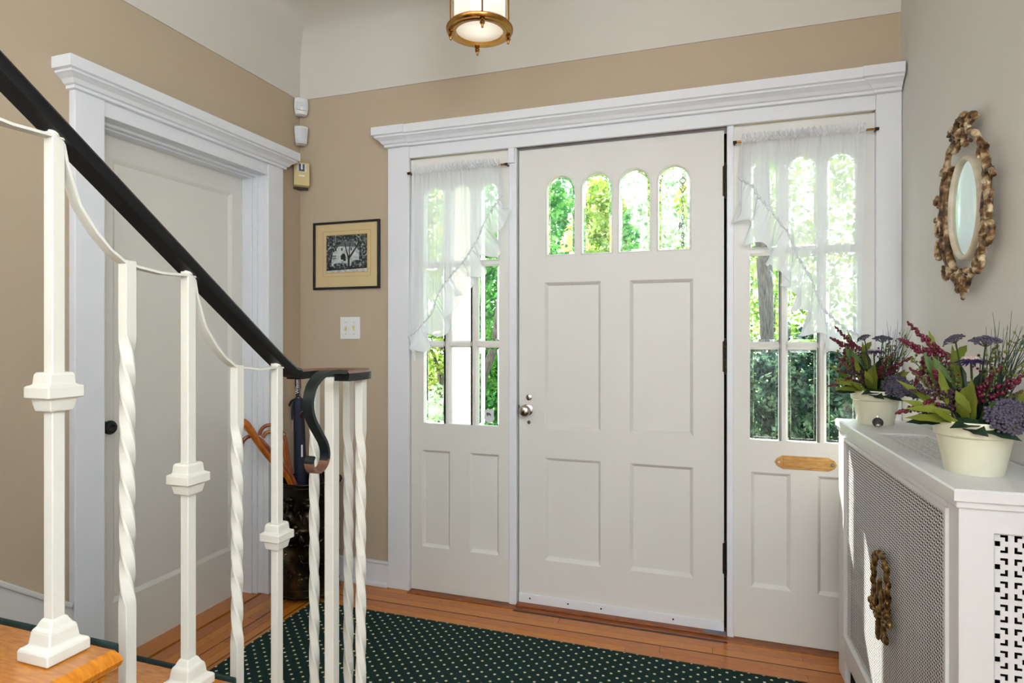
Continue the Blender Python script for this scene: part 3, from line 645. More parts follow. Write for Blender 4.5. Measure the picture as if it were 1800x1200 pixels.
for p in ho.data.polygons:
    if p.center.z+.186 < .975 or (p.normal.z > .6 and p.center.z+.186 > 1.14 and p.center.y > -.115): p.material_index = 1

# ------------------------------------------------------------------ rug
mb = MB(); mb.prism([(-1.772, 1.475), (-.70, 1.475), (-.70, -2.0), (.42, -2.0), (.42, 2.375), (-1.772, 2.375)], EP, .0003, .007); o_ = mb.build('area_rug', M_rug, bevel=.003); tag(o_, 'dark green rug with small cream dots on the oak floor', 'rug')

# ------------------------------------------------------------------ radiator cover (own rotated frame)
CB = thing('radiator_cover', (.448, 2.52, 0), 'white radiator cover with perforated grilles and bronze wreath', 'radiator cover', rz=math.radians(1.5))
IDF = lambda u, p, z: (u, p, z)
Lc, Wc = 1.070, .232
def B_(name, m, *boxes, bevel=.002, **kw):
    mb = MB()
    for b_ in boxes: mb.box(*b_)
    return mb.build(name, m, CB, bevel=bevel, local=True, **kw)
mb = MB(); rect = lambda a, b_, c, d, z: [(a, c, z), (b_, c, z), (b_, d, z), (a, d, z)]
mb.rings([rect(-.012, Wc, -Lc-.012, 0, .914), rect(-.012, Wc, -Lc-.012, 0, .934), rect(-.008, Wc, -Lc-.008, 0, .938), rect(.042, .180, -.757, -.333, .938), rect(.046, .176, -.753, -.337, .934), rect(.046, .176, -.753, -.337, .914)], closed=True)
mb.build('top_board', M_cab, CB, local=True)
B_('top_moulding', M_cab, (-.006, Wc, -Lc-.006, 0, .898, .9145), bevel=.003)
# front frame
B_('front_frame', M_cab, (0, .018, -.100, 0, .0, .898), (0, .018, -Lc+.001, -1.012, 0, .898), (0, .018, -1.012, -.100, .872, .898), (0, .018, -1.012, -.100, .085, .175))
def mold4(a0, a1, c0, c1, w, F, h=.007):
    mb = MB(); q = lambda d, p: [F(a0+d, p, c0+d), F(a1-d, p, c0+d), F(a1-d, p, c1-d), F(a0+d, p, c1-d)]
    mb.rings([q(0, 0), q(.0, h), q(w*.6, h), q(w, .001), q(w, -.008), q(0, -.008)], closed=True); return mb
FF = lambda u, p, z: (-p, u, z)       # front face, facing -x
mold4(-1.022, -.098, .165, .884, .018, FF).build('grille_moulding', M_cab, CB, local=True)
B_('back_foot', M_cab, (.012, Wc-.03, -.02, 0, 0, .898)); 
mb = MB(); mb.lathe([(.018, .0), (.020, .01), (.020, .03)], (.018, -.022, 0), 12); mb.build('foot', M_cab, CB, local=True, smooth=40)
mb = MB(); mb.lathe([(.018, .0), (.020, .01), (.020, .03)], (.018, -Lc+.022, 0), 12); mb.build('foot', M_cab, CB, local=True, smooth=40)
# perforated front grille: cane-like staggered slots, real holes
def sheet(cols, rows, cw, ch, mask, F, parent, name, m, solid):
    mb = MB(); vid = {}; vs = []; fs = []
    def V_(i, j):
        if (i, j) not in vid: vid[(i, j)] = len(vs); vs.append(F(i*cw, j*ch))
        return vid[(i, j)]
    for i in range(cols):
        for j in range(rows):
            if not mask(i, j): fs.append((V_(i, j), V_(i+1, j), V_(i+1, j+1), V_(i, j+1)))
    mb.add(vs, fs); o_ = mb.build(name, m, parent, local=True, solid=solid, fixn=False); return o_
cw = .0026
def cane(i, j):
    a, b_ = i % 8, j % 8
    return ((a in (1, 2) and b_ in (1, 2, 3)) or (a in (5, 6) and b_ in (5, 6, 7)) or (a in (4, 5, 6) and b_ in (1, 2)) or (a in (0, 1, 2) and b_ in (5, 6)))
o_ = sheet(int(.918/cw), int(.704/.0023), cw, .0023, cane, lambda u, z: (.004, -.101-u, .172+z), CB, 'front_grille', M_cab, .0)
# end face, facing the camera
mb = MB(); er = lambda a, b_, c, d, y: [(a, y, c), (b_, y, c), (b_, y, d), (a, y, d)]
mb.rings([er(0.0185, Wc, 0, .898, -Lc+.016), er(0.0005, Wc, 0, .898, -Lc-.0005), er(.060, .188, .158, .852, -Lc-.0005), er(.063, .185, .161, .849, -Lc+.003), er(.063, .185, .161, .849, -Lc+.016)], closed=True)
mb.build('end_frame', M_cab, CB, local=True)
def greek(i, j):
    a, b_ = i % 18, j % 18
    if 7 <= a <= 10 and 7 <= b_ <= 10: return True
    A_, B2 = min(a, 17-a), min(b_, 17-b_)
    return (2 <= B2 <= 3 and 2 <= A_ <= 6) or (2 <= A_ <= 3 and 2 <= B2 <= 6)
g = .0466/18
sheet(int(.126/g), int(.69/g), g*1.02, g, lambda i, j: greek(i+6, j+1), lambda u, z: (.061+u, -Lc+.008, .850-z), CB, 'end_grille', M_cab, .001)
sheet(int(.134/g), int(.42/g), g, g, lambda i, j: greek(i+5, j+2), lambda u, v: (.044+u, -.335-v, .929), CB, 'top_grille', M_cab, .001)
B_('radiator', M_dark, *[(.07, .16, -.95+.055*k, -.915+.055*k, .1, .78) for k in range(16)], bevel=.008)
B_('shade_lining', M_dark, (.225, .229, -Lc+.02, -.02, .02, .89), (.02, .225, -Lc+.02, -.02, .005, .015), (.013, .225, -.026, -.021, .015, .89), bevel=0)  # dark sheets added so the grille holes look shaded
# bronze wreath ornament on the front
wr = MB(); rot = None
def WP(a, z, p=0): return Vector((-.004-p, -.575-a, z))       # a: + towards the camera (photo right)
def blob(mb, a, z, la, lz, ang=0, p=.006):
    mb.ball(WP(a, z, p), 1, 7, 5, 0, (.008, la, lz), Matrix.Rotation(ang, 3, 'X'))
for k in range(26):
    t = -.42+ (2*PI-1.6)*k/25; t = PI/2+(-1+2*k/25)*2.45
    a, z = .070*math.cos(t)-.01, .535+.093*math.sin(t)
    tang = math.atan2(.095*math.cos(t), -.062*math.sin(t))
    blob(wr, a, z, .0065+.003*(k % 2), .014+.004*(k % 3), random.uniform(-.3, .3)+(0 if abs(math.cos(t)) > .6 else 1.1), .004+.003*(k % 2))
for k in range(22): blob(wr, random.uniform(-.085, .09), random.uniform(.445, .485), .012, .006, random.uniform(-1, 1), .008+.006*random.random())
for a, z, la, lz, an in ((-.005, .53, .012, .034, .1), (.02, .505, .014, .032, -.2), (-.03, .49, .010, .03, .4), (-.055, .50, .008, .026, .2), (-.015, .42, .013, .035, .15), (-.02, .40, .008, .024, -.1), (.035, .425, .010, .02, -.5), (.055, .412, .013, .014, -.6), (.03, .405, .01, .014, .4), (.085, .47, .016, .010, .6)): blob(wr, a, z, la, lz, an, .009)
wo_ = wr.build('wreath_ornament', M_bronze, CB, local=True, smooth=50); tag(wo_, 'bronze leaf wreath on the front grille')

# ------------------------------------------------------------------ flower pots
RV = Vector((.945, -.327, 0)); TV = Vector((-.327, -.945, 0)); ZV = Vector((0, 0, 1))
def LP(px, py, b_=0.0): return RV*((px-1722)*.00127)+TV*b_+ZV*((839-py)*.00127)
def flower_pot(loc, label):
    fp = thing('potted_flowers', loc, label, 'flower pot', group='flower pots on the radiator cover')
    mb = MB(); mb.lathe([(.0001, 0), (.055, 0), (.0565, .003), (.0715, .082), (.0735, .083), (.0765, .086), (.081, .117), (.080, .119), (.077, .118), (.074, .10), (.0001, .098)], (0, 0, 0), 40)
    mb.build('pot', M_pot, fp, local=True, smooth=35)
    mb = MB(); mb.lathe([(.0001, .112), (.05, .114), (.0755, .110)], (0, 0, 0), 20); mb.build('moss', M_moss, fp, local=True)
    base = Vector((0, 0, .105))
    def stem(p, r=.0013, bow=.02, frm=None):
        a = frm if frm is not None else base+Vector((p.x*.22, p.y*.22, 0)); mid = a.lerp(p, .5)+Vector((p.x*.0, 0, bow)); mb = MB()
        mb.tube([a, a.lerp(mid, .6), mid, mid.lerp(p, .6), p], r, 5); return mb
    def spike(tip, root, m, name, n_=64, r=.0056, w=.013):
        mb = stem(root, .0012); ax = tip-root; pts = []
        for k in range(n_):
            t = k/n_; s_ = (1-t)**.7; q = random.uniform(0, 2*PI); u = ax.orthogonal().normalized(); v = ax.cross(u).normalized()
            c = root+ax*t+(u*math.cos(q)+v*math.sin(q))*(w*s_*random.uniform(.5, 1))
            mb.ball(c, r*random.uniform(.7, 1.15)*(.55+.45*s_), 5, 3, 1)
        return mb.build(name, [M_stem, m], fp, local=True, smooth=60)
    for t, r, b_ in (((1623, 568), (1682, 640), .02), ((1611, 600), (1664, 634), .035), ((1607, 738), (1668, 716), .06), ((1760, 645), (1708, 725), .055), ((1806, 650), (1735, 706), .045), ((1632, 690), (1655, 635), -.03), ((1625, 655), (1690, 710), .0), ((1665, 655), (1680, 690), .05)):
        spike(LP(*t, b_+.01), LP(*r, b_*.6), M_berry, 'berry_spike')
    for t, r, b_, m in (((1632, 662), (1690, 712), .05, M_olive), ((1628, 694), (1700, 700), .065, M_plum), ((1640, 740), (1700, 722), .055, M_plum), ((1690, 688), (1700, 725), .06, M_plum), ((1790, 690), (1755, 725), -.01, M_olive)):
        spike(LP(*t, b_), LP(*r, b_*.6), m, 'bud_spike', 60, .0048, .015)
    def umbel(c, rad, nrm, name='umbel_flower', n_=95):
        mb = MB(); nrm = Vector(nrm).normalized(); u = nrm.orthogonal().normalized(); v = nrm.cross(u); hub = c-nrm*rad*.75
        mb.tube([base+Vector((hub.x*.2, hub.y*.2, 0)), base.lerp(hub, .5)+Vector((hub.x*.1, hub.y*.1, .01)), hub], .0018, 5)
        for k in range(n_):
            q = k*2.39996; rr = rad*math.sqrt((k+.5)/n_)*random.uniform(.9, 1.05); p = c+(u*math.cos(q)+v*math.sin(q))*rr-nrm*(rr*rr/rad*.35)+nrm*random.uniform(-.002, .002)
            mb.ball(p, random.uniform(.0034, .0052)*max(.6, rad/.04), 5, 3, 1, (1, 1, .8))
            if k % 6 == 0: mb.tube([hub, p], .0007, 4)
        return mb.build(name, [M_stem, M_umbel], fp, local=True, smooth=60)
    umbel(LP(1690, 597, .0), .022, RV*-.5+ZV+TV*.2); umbel(LP(1738, 597, .02), .031, ZV+TV*.15); umbel(LP(1770, 725, .075), .043, TV+ZV*.6+RV*.1, n_=170); umbel(LP(1812, 735, .05), .034, TV+ZV*.5+RV*.4)
    # aster
    c = LP(1718, 640, .045); mb = MB(); mb.tube([base+Vector((c.x*.3, c.y*.3, 0)), base.lerp(c, .5), c], .0022, 6)
    for k in range(60):
        q = 2*PI*k/60+random.uniform(-.04, .04); d = RV*math.cos(q)+TV*math.sin(q); Lp = random.uniform(.040, .048)*(1 if k % 2 else .8); h = .002 if k % 2 else .006
        mb.leaf(c+d*.008+ZV*h, c+d*Lp+ZV*(h+random.uniform(-.010, .002)), .0030, ZV, 1, .1, .1, n=3)
    for k in range(70):
        q = k*2.39996; rr = .0165*math.sqrt(k/70); mb.ball(c+(RV*math.cos(q)+TV*math.sin(q))*rr+ZV*(.006+.003*random.random()), .0021, 4, 3, 2)
    mb.build('aster_flower', [M_stem, M_aster, M_asterc], fp, local=True, smooth=60)
    # leaves
    for a, t, w, m, b0, b1, dr in (((1690, 720), (1646, 612), .013, M_leafm, .02, .03, .0), ((1700, 722), (1663, 632), .014, M_leafm, .03, .05, .0), ((1700, 720), (1690, 612), .012, M_leafl, 0, -.02, 0), ((1668, 640), (1655, 585), .008, M_leafl, 0, 0, 0), ((1695, 640), (1712, 612), .012, M_leafl, -.02, -.02, 0), ((1690, 740), (1622, 706), .012, M_leafl, .05, .07, .15), ((1680, 735), (1612, 672), .011, M_leafl, .03, .05, .1), ((1690, 730), (1625, 722), .010, M_leafl, .06, .085, .1), ((1700, 745), (1626, 735), .012, M_leafl, .06, .09, .15), ((1705, 720), (1716, 680), .014, M_leafl, .05, .075, .0), ((1715, 730), (1697, 690), .011, M_leafl, .06, .08, .0), ((1712, 720), (1738, 655), .013, M_leafd, .0, .0, 0), ((1705, 725), (1700, 640), .014, M_leafd, -.01, -.02, 0), ((1690, 725), (1672, 655), .011, M_leafl, .04, .06, 0), ((1750, 725), (1800, 690), .014, M_leafl, .0, .0, .1), ((1752, 740), (1760, 660), .012, M_leafm, -.02, -.03, 0), ((1690, 745), (1670, 722), .012, M_leafl, .07, .095, .2), ((1735, 700), (1748, 672), .010, M_olive, .03, .04, 0), ((1740, 745), (1690, 748), .017, M_leafd, .055, .105, .1), ((1690, 748), (1625, 745), .014, M_leafd, .04, .06, .2), ((1715, 745), (1784, 764), .017, M_leafd, .05, .098, .05), ((1700, 742), (1740, 760), .016, M_leafd, .05, .10, .1), ((1760, 745), (1830, 752), .018, M_leafd, .01, .02, .25), ((1735, 745), (1775, 700), .014, M_leafm, -.05, -.07, .1)):
        mb = MB(); mb.leaf(LP(*a, b0), LP(*t, b1), w, TV*.6+ZV*.7+RV*random.uniform(-.4, .4), 0, .22, dr, .12, 7); mb.build('leaf', m, fp, local=True, smooth=60, fixn=False)
    rl = random.Random(5)
    for k in range(26):
        q = rl.uniform(0, 2*PI); d = RV*math.cos(q)+TV*math.sin(q); h = rl.uniform(.02, .13); L_ = rl.uniform(.055, .105)*(1 if d.dot(RV) < .5 else .8)
        a = base+d*rl.uniform(.01, .04)+ZV*.005; t = base+d*L_+ZV*h
        mb = MB(); mb.leaf(a, t, rl.uniform(.006, .011), ZV+d*-.4, 0, .25, .12, .12, 6); mb.build('leaf', rl.choice([M_leafm, M_leafd, M_leafd, M_leafl]), fp, local=True, smooth=60, fixn=False)
    for k in range(16):
        q = rl.uniform(0, 2*PI); d = RV*math.cos(q)+TV*math.sin(q); T_ = base+d*rl.uniform(.03, .10)+ZV*rl.uniform(.08, .19)
        mb = MB(); A_ = base+d*.02; mb.tube([A_, A_.lerp(T_, .5)+ZV*.012, T_], .0012, 4)
        for j in range(14):
            p = A_.lerp(T_, rl.uniform(.4, 1))+Vector((rl.uniform(-.012, .012), rl.uniform(-.012, .012), rl.uniform(-.004, .012))); mb.ball(p, rl.uniform(.002, .004), 5, 3, 1)
        mb.build('filler_sprig', [M_stem, rl.choice([M_olive, M_plum, M_leafm, M_berry])], fp, local=True, smooth=60)
    # grass blades
    mb = MB()
    for k in range(34):
        a = LP(1745+random.uniform(-8, 22), 735, random.uniform(-.04, .02)); t = LP(1750+random.uniform(-12, 75)+(8 if k < 4 else 0), 640-random.uniform(0, 92), random.uniform(-.06, .03)); t = t.copy()
        if t.dot(RV) > .115: t = t-RV*(t.dot(RV)-.115)
        mid = a.lerp(t, .55)+ZV*.012; mb.tube([a, mid, t], [.0011, .0009, .0003], 4)
    o_ = mb.build('grass_tuft', M_grass, fp, local=True, kind='stuff')
    # yellow green sprigs
    for (a, t) in (((1725, 720), (1762, 640)), ((1735, 720), (1785, 600)), ((1740, 720), (1795, 632)), ((1690, 720), (1628, 640)), ((1690, 720), (1648, 648)), ((1730, 700), (1748, 622))):
        mb = MB(); A_, T_ = LP(*a, .0), LP(*t, -.01); mb.tube([A_, A_.lerp(T_, .5)+ZV*.008, T_], .001, 4)
        for k in range(16):
            q = A_.lerp(T_, random.uniform(.45, 1.0))+ZV*.004; p = q+RV*random.uniform(-.018, .018)+TV*random.uniform(-.012, .012)+ZV*random.uniform(.0, .016); mb.tube([q, p], .0006, 3); mb.ball(p, random.uniform(.0024, .0042), 5, 3, 1)
        mb.build('sprig', [M_stem, M_leafl], fp, local=True, smooth=60)
    return fp
fp = flower_pot((.566, 1.635, .938), 'cream pot of purple artificial flowers on the near end of the radiator cover')
f2 = copy_tree(fp); f2.location = (.546, 2.418, .938); f2.rotation_euler.z = math.radians(6.3)
f2['label'] = 'smaller looking cream pot of purple flowers in the corner by the side window'
# dark knob lying before the far pot
kb = thing('black_knob', (.530, 2.318, .938), 'small black oval knob lying in front of the far flower pot', 'knob')
mb = MB(); ax = Vector((-.25, -.94, .25)); mb.lathe([(.0001, 0), (.014, .0005), (.0165, .004), (.014, .008), (.006, .010), (.006, .013), (.0001, .013)], (.530, 2.318, .954), 20, ax=ax); mb.build('cover', M_rubber, kb, smooth=40)
mb = MB(); mb.ball(Vector((.528, 2.300, .9465)), .0085, 10, 6, 0, (1, .8, .8)); mb.tube([(.530, 2.321, .968), (.530, 2.322, .976)], .0025, 6); mb.build('clip', M_nickel, kb, smooth=50)

# ------------------------------------------------------------------ mirror on the right wall
MY, MZ = 2.010, 1.607
mi = thing('oval_mirror', (XR(MY)-.002, MY, MZ), 'small oval mirror in a carved gilt rococo frame on the right wall', 'mirror')
tw = Vector((.0262, -1, 0)).normalized(); nw = Vector((-1, -.0262, 0)).normalized()     # along the wall to the photo's right / out of the wall
def MP(a, z, p): q = Vector((XR(MY), MY, MZ))+tw*a+nw*p; return Vector((q.x, q.y, MZ+z))
def ell(ra_, rb_, p, n_=48, da=0, dz=0): return [MP(da+ra_*math.cos(2*PI*k/n_), dz+rb_*math.sin(2*PI*k/n_), p) for k in range(n_)]
mb = MB(); mb.rings([ell(.104, .147, .006), ell(.105, .148, .024), ell(.102, .145, .030), ell(.096, .139, .032), ell(.091, .134, .029), ell(.089, .132, .024), ell(.089, .132, .018), ell(.10, .14, .006)], closed=True); mb.build('inner_ring', M_creamring, mi, smooth=50)
mb = MB(); mb.add(ell(.091, .134, .022), [tuple(range(48))]); mb.build('mirror_glass', M_mirror, mi, fixn=False)
mb = MB(); mb.rings([ell(.110, .150, .002), ell(.110, .150, .008), ell(.02, .02, .008), ell(.02, .02, .002)], closed=True); mb.build('backing', M_creamring, mi)
mb = MB()
def scr(pts, r0, r1, n_=8):
    P = [MP(*p) for p in pts]; out = []; R = []
    for j in range(len(P)-1):
        p0, p1, p2, p3 = P[max(j-1, 0)], P[j], P[j+1], P[min(j+2, len(P)-1)]
        for q in range(4):
            t = q/4; out.append(.5*((2*p1)+(-p0+p2)*t+(2*p0-5*p1+4*p2-p3)*t*t+(-p0+3*p1-3*p2+p3)*t**3))
    out.append(P[-1]); n2 = len(out)
    for j in range(n2): R.append(.88*(r0+(r1-r0)*j/(n2-1))*(1+.14*math.sin(j*1.9)))
    mb.tube(out, R, n_)
def cscroll(a, z, r, st_, sweep_, r0, r1, p=.03):
    pts = []
    for k in range(9):
        t = k/8; q = st_+sweep_*t; rr = r*(1-.62*t); pts.append((a+rr*math.cos(q), z+rr*math.sin(q), p+.006*t))
    scr(pts, r0, r1)
for s_ in (-1, 1):
    # long side scrolls around the ring
    scr([(s_*.040, .205, .03), (s_*.085, .185, .03), (s_*.120, .135, .028), (s_*.146, .075, .028), (s_*.150, .02, .028), (s_*.158, -.02, .03)], .010, .011)
    scr([(s_*.150, -.02, .026), (s_*.142, -.075, .028), (s_*.118, -.13, .028), (s_*.08, -.175, .03), (s_*.045, -.205, .03), (s_*.018, -.235, .026)], .012, .007)
    scr([(s_*.105, .145, .02), (s_*.125, .10, .022), (s_*.128, .04, .024), (s_*.122, -.05, .024), (s_*.105, -.12, .024), (s_*.07, -.165, .024)], .012, .012)
    cscroll(s_*.160, .045, .026, 0 if s_ > 0 else PI, s_*4.6, .008, .005)
    cscroll(s_*.160, -.03, .030, PI if s_ > 0 else 0, s_*4.6, .010, .006)
    cscroll(s_*.150, -.10, .034, 1.2 if s_ > 0 else PI-1.2, -s_*4.8, .011, .006)
    cscroll(s_*.100, -.17, .028, .8 if s_ > 0 else PI-.8, -s_*4.6, .010, .005)
    cscroll(s_*.125, .12, .024, .4 if s_ > 0 else PI-.4, s_*4.2, .009, .005)
    cscroll(s_*.060, .222, .026, .2 if s_ > 0 else PI-.2, s_*4.8, .010, .006)
    cscroll(s_*.040, .185, .03, 1.5, s_*3.8, .010, .007)
    scr([(s_*.170, .068, .03), (s_*.186, .060, .034), (s_*.188, .048, .036)], .009, .004)
    scr([(s_*.165, .0, .03), (s_*.184, -.004, .034), (s_*.187, .010, .034)], .008, .004)
cscroll(0, .225, .03, 0, 5.2, .012, .008, .034); cscroll(-.004, -.205, .03, PI/2, 5.5, .009, .006, .03)
scr([(0, -.20, .028), (.010, -.225, .03), (.0, -.245, .028), (-.012, -.256, .024)], .012, .005)
for k in range(16):
    q = 2*PI*k/16; rr = 1+.06*math.sin(5*q); a, z = .142*rr*math.cos(q), .195*rr*math.sin(q)
    mb.ball(MP(a+random.uniform(-.008, .008), z+random.uniform(-.008, .008), random.uniform(.018, .032)), random.uniform(.005, .010), 7, 5, 0, (.8, random.uniform(.6, 1.2), random.uniform(.7, 1.4)), Matrix.Rotation(random.uniform(-1, 1), 3, 'X'))
for k in range(20): mb.ball(MP(random.uniform(-.045, .045), random.uniform(.205, .252), random.uniform(.02, .04)), random.uniform(.008, .015), 7, 5, 0, (1, random.uniform(.6, 1.2), random.uniform(.6, 1.2)))
for k in range(10): mb.ball(MP(random.uniform(-.025, .025), random.uniform(-.235, -.175), random.uniform(.02, .034)), random.uniform(.007, .011), 7, 5, 0, (1, .8, 1.2))
mb.build('carved_ornament', M_gilt, mi, smooth=60)

# ------------------------------------------------------------------ lantern
LX, LY, LZ = -.772, 1.956, 2.309
la = thing('ceiling_lantern', (LX, LY, 2.846), 'round brass lantern with frosted glass hanging from the ceiling', 'ceiling light')
c0 = (LX, LY, LZ)
mb = MB(); mb.lathe([(.082, .006), (.084, -.006), (.098, -.008), (.104, -.004), (.110, -.004), (.1165, .002), (.1175, .008), (.113, .014), (.106, .018), (.094, .022), (.090, .020), (.082, .006)], c0, 48, cap=False); mb.build('bottom_ring', M_brass, la, smooth=40)
mb = MB(); mb.rings([[(LX+.089*math.cos(2*PI*k/40), LY+.089*math.sin(2*PI*k/40), LZ+z) for k in range(40)] for z in (.018, .40)], cap=False); mb.build('glass_cylinder', M_lamp, la, smooth=40)
mb = MB(); mb.add([(LX+.083*math.cos(2*PI*k/40), LY+.083*math.sin(2*PI*k/40), LZ+.004) for k in range(40)], [tuple(range(40))]); mb.build('glass_bottom', M_lamp, la, smooth=40)
mb = MB(); mb.lathe([(.09, .395), (.108, .395), (.112, .402), (.108, .41), (.06, .425), (.02, .45), (.012, .47), (.012, .52), (.06, .523), (.062, .537), (.0001, .537)], c0, 40); mb.build('top_cap', M_brass, la, smooth=40)
for k in range(4):
    a = math.radians(22.5+90*k+4); x, y = LX+.1005*math.cos(a), LY+.1005*math.sin(a)
    MB().lathe([(.0038, .015), (.0038, .40)], (x, y, LZ), 8).build('rod', M_brass, la, smooth=50)
    mb = MB(); mb.lathe([(.0001, 0), (.008, -.002), (.009, -.007), (.006, -.010), (.0085, -.013), (.009, -.017), (.005, -.021), (.0038, -.024), (.0042, -.029), (.003, -.032), (.0001, -.033)], (x, y, LZ-.004), 12); mb.build('finial', M_brass, la, smooth=50)
mb = MB(); mb.lathe([(.0001, .052), (.018, .056), (.030, .072), (.032, .09), (.026, .115), (.014, .135), (.013, .15)], c0, 20); mb.build('bulb', M_bulb, la, smooth=60)
mb = MB(); mb.lathe([(.015, .148), (.015, .20), (.004, .205), (.004, .41)], c0, 12); mb.build('socket', M_brass, la, smooth=40)

# ------------------------------------------------------------------ corner sensors
def sensor(loc, label, kind):
    t = thing('motion_sensor', loc, label, 'sensor', rz=math.radians(-45+90), group=None)
    # local frame: +x into room diagonal... profile in local coordinates: x out of corner, y across
    return t
CO = Vector((XL, D, 0)); dv = Vector((1, -1, 0)).normalized(); cv = Vector((1, 1, 0)).normalized()   # out of the corner / across
def CP(a, p, z): q = CO+cv*a+dv*p; return (q.x, q.y, z)
def curved_body(secs, n_=10):       # secs: (z, halfwidth, depth_front), back plane wedge into the corner
    rings = []
    for z, hw, dp in secs:
        r = [CP(-hw, hw+.004, z)]+[CP(-hw+2*hw*k/n_, hw+.004+(dp-hw-.004)*(math.sin(PI*(.12+.76*k/n_)))**.45, z) for k in range(n_+1)]+[CP(hw, hw+.004, z)]
        rings.append(r)
    return rings
s1 = thing('motion_sensor', (XL+.03, D-.03, 2.39), 'white motion sensor with square lens, topmost in the corner', 'sensor')
mb = MB(); mb.rings(curved_body([(2.388, .026, .060), (2.392, .029, .068), (2.42, .034, .076), (2.455, .034, .074), (2.474, .031, .066), (2.478, .026, .058)])); mb.build('housing', M_plastic, s1, smooth=40)
mb = MB(); mb.rings([[CP(-.024, .0755, z_), CP(.024, .0755, z_), CP(.026, .070, z_), CP(-.026, .070, z_)] for z_ in (2.408, 2.450)]); mb.build('lens', M_lens, s1, bevel=.002)
mb = MB(); mb.rings([[CP(-.007, .079, z_), CP(.007, .079, z_), CP(.007, .070, z_), CP(-.007, .070, z_)] for z_ in (2.407, 2.417)]); mb.build('indicator', M_plastic, s1)
s2 = thing('motion_sensor', (XL+.03, D-.03, 2.236), 'white tapered motion sensor in the corner between the other two sensors', 'sensor')
mb = MB(); mb.rings(curved_body([(2.235, .024, .056), (2.241, .027, .070), (2.30, .032, .072), (2.326, .033, .070), (2.331, .031, .062)])); mb.build('housing', M_plastic, s2, smooth=40)
mb = MB(); mb.rings([[CP(-hw_+2*hw_*k/6, .062+.0125*math.sin(PI*(.15+.7*k/6)), z_) for k in range(7)]+[CP(hw_, .05, z_), CP(-hw_, .05, z_)] for z_, hw_ in ((2.247, .021), (2.320, .027))]); mb.build('lens', M_lens, s2, smooth=40)
s3 = thing('motion_sensor', (XL+.03, D-.03, 2.0), 'yellowed box-shaped motion sensor, lowest in the corner', 'sensor')
mb = MB(); mb.rings([[CP(-.037, .042, z_), CP(.037, .042, z_), CP(.038, p_, z_), CP(-.038, p_, z_)] for z_, p_ in ((2.016, .060), (2.022, .074), (2.138, .074), (2.1385, .07))]); mb.build('housing', M_yellow, s3, bevel=.003)
mb = MB(); mb.rings([[CP(-.036, .008+.028, z_), CP(.036, .036, z_), CP(.036, .046, z_), CP(-.036, .046, z_)] for z_ in (2.006, 2.136)]); mb.build('bracket', M_hinge, s3)
mb = MB(); mb.rings([[CP(-.024, .0732, z_), CP(.024, .0732, z_), CP(.024, .0752, z_), CP(-.024, .0752, z_)] for z_ in (2.090, 2.132)]); wd = mb.build('sensor_window', M_lens, s3)
mb = MB(); mb.rings([[CP(-.014, .0752, z_), CP(.014, .0752, z_), CP(.014, .0762, z_), CP(-.014, .0762, z_)] for z_ in (2.093, 2.130)]); mb.build('dark_glass', M_darklens, wd)
mb = MB(); mb.rings([[CP(-.004, .0762, z_), CP(.004, .0762, z_), CP(.004, .0772, z_), CP(-.004, .0772, z_)] for z_ in (2.102, 2.131)]); mb.build('element', M_plastic, wd)
mb = MB(); mb.rings([[CP(-.015, .073, z_), CP(.015, .073, z_), CP(.015, .0753, z_), CP(-.015, .0753, z_)] for z_ in (2.066, 2.073)]); mb.build('badge', M_plastic, s3)
wi = MB(); wi.tube([CP(0, .004, 2.39), CP(0, .004, 2.1)], .0012, 5); wi.tube([CP(0, .004, 2.02), CP(0, .004, .13)], .0012, 5)
tag(wi.build('sensor_wire', mat('painted_wire', (190, 168, 140), 0.7)), 'thin tan painted wire running down the corner below the sensors', 'wire')

# ------------------------------------------------------------------ picture and switch
pc = thing('framed_photograph', (-1.771, D, 1.657), 'old black and white house photograph in a thin black frame', 'picture')
P0, P1, Q0, Q1 = -1.966, -1.576, 1.484, 1.829
mb = MB()
for b_ in ((P0, P1, Q0, Q0+.011), (P0, P1, Q1-.011, Q1), (P0, P0+.011, Q0+.011, Q1-.011), (P1-.011, P1, Q0+.011, Q1-.011)): fbox(mb, BK, b_[0], b_[1], .001, .017, b_[2], b_[3])
mb.build('frame', M_frame, pc, bevel=.0015)
mb = MB(); fbox(mb, BK, P0+.009, P1-.009, .002, .008, Q0+.009, Q1-.009); mb.build('mat_board', M_matboard, pc)
mb = MB(); a0, a1, c0_, c1_ = -1.911, -1.628, 1.548, 1.781; lw_ = .0012
for b_ in ((a0, a1, c0_, c0_+lw_), (a0, a1, c1_-lw_, c1_), (a0, a0+lw_, c0_, c1_), (a1-lw_, a1, c0_, c1_)): fbox(mb, BK, b_[0], b_[1], .008, .0083, b_[2], b_[3])
mb.build('mat_line', M_matline, pc)
a0, a1, c0_, c1_ = -1.8885, -1.6495, 1.570, 1.7595
mb = MB(); fbox(mb, BK, a0-.003, a1+.003, .008, .0082, c0_-.003, c1_+.003); mb.build('mat_edge', M_matedge, pc)
mb = MB(); fbox(mb, BK, a0, a1, .0082, .0085, c0_, c1_, 0)
def pp(pts, m, lv): mb.prism([(a0+u*(a1-a0), c0_+v*(c1_-c0_)) for u, v in pts], lambda u, v, a: (u, D-a, v), .0085, .0085+.0002*lv, m)
pp([(.10, .18), (.86, .14), (.86, .52), (.70, .68), (.30, .70), (.16, .52)], 1, 1)
pp([(.28, .70), (.42, .84), (.66, .82), (.74, .66)], 3, 1)
pp([(.0, .0), (1, .0), (1, .09), (.0, .05)], 1, 1); pp([(0, .06), (1, .1), (1, .2), (.6, .16), (.1, .16)], 2, 2)
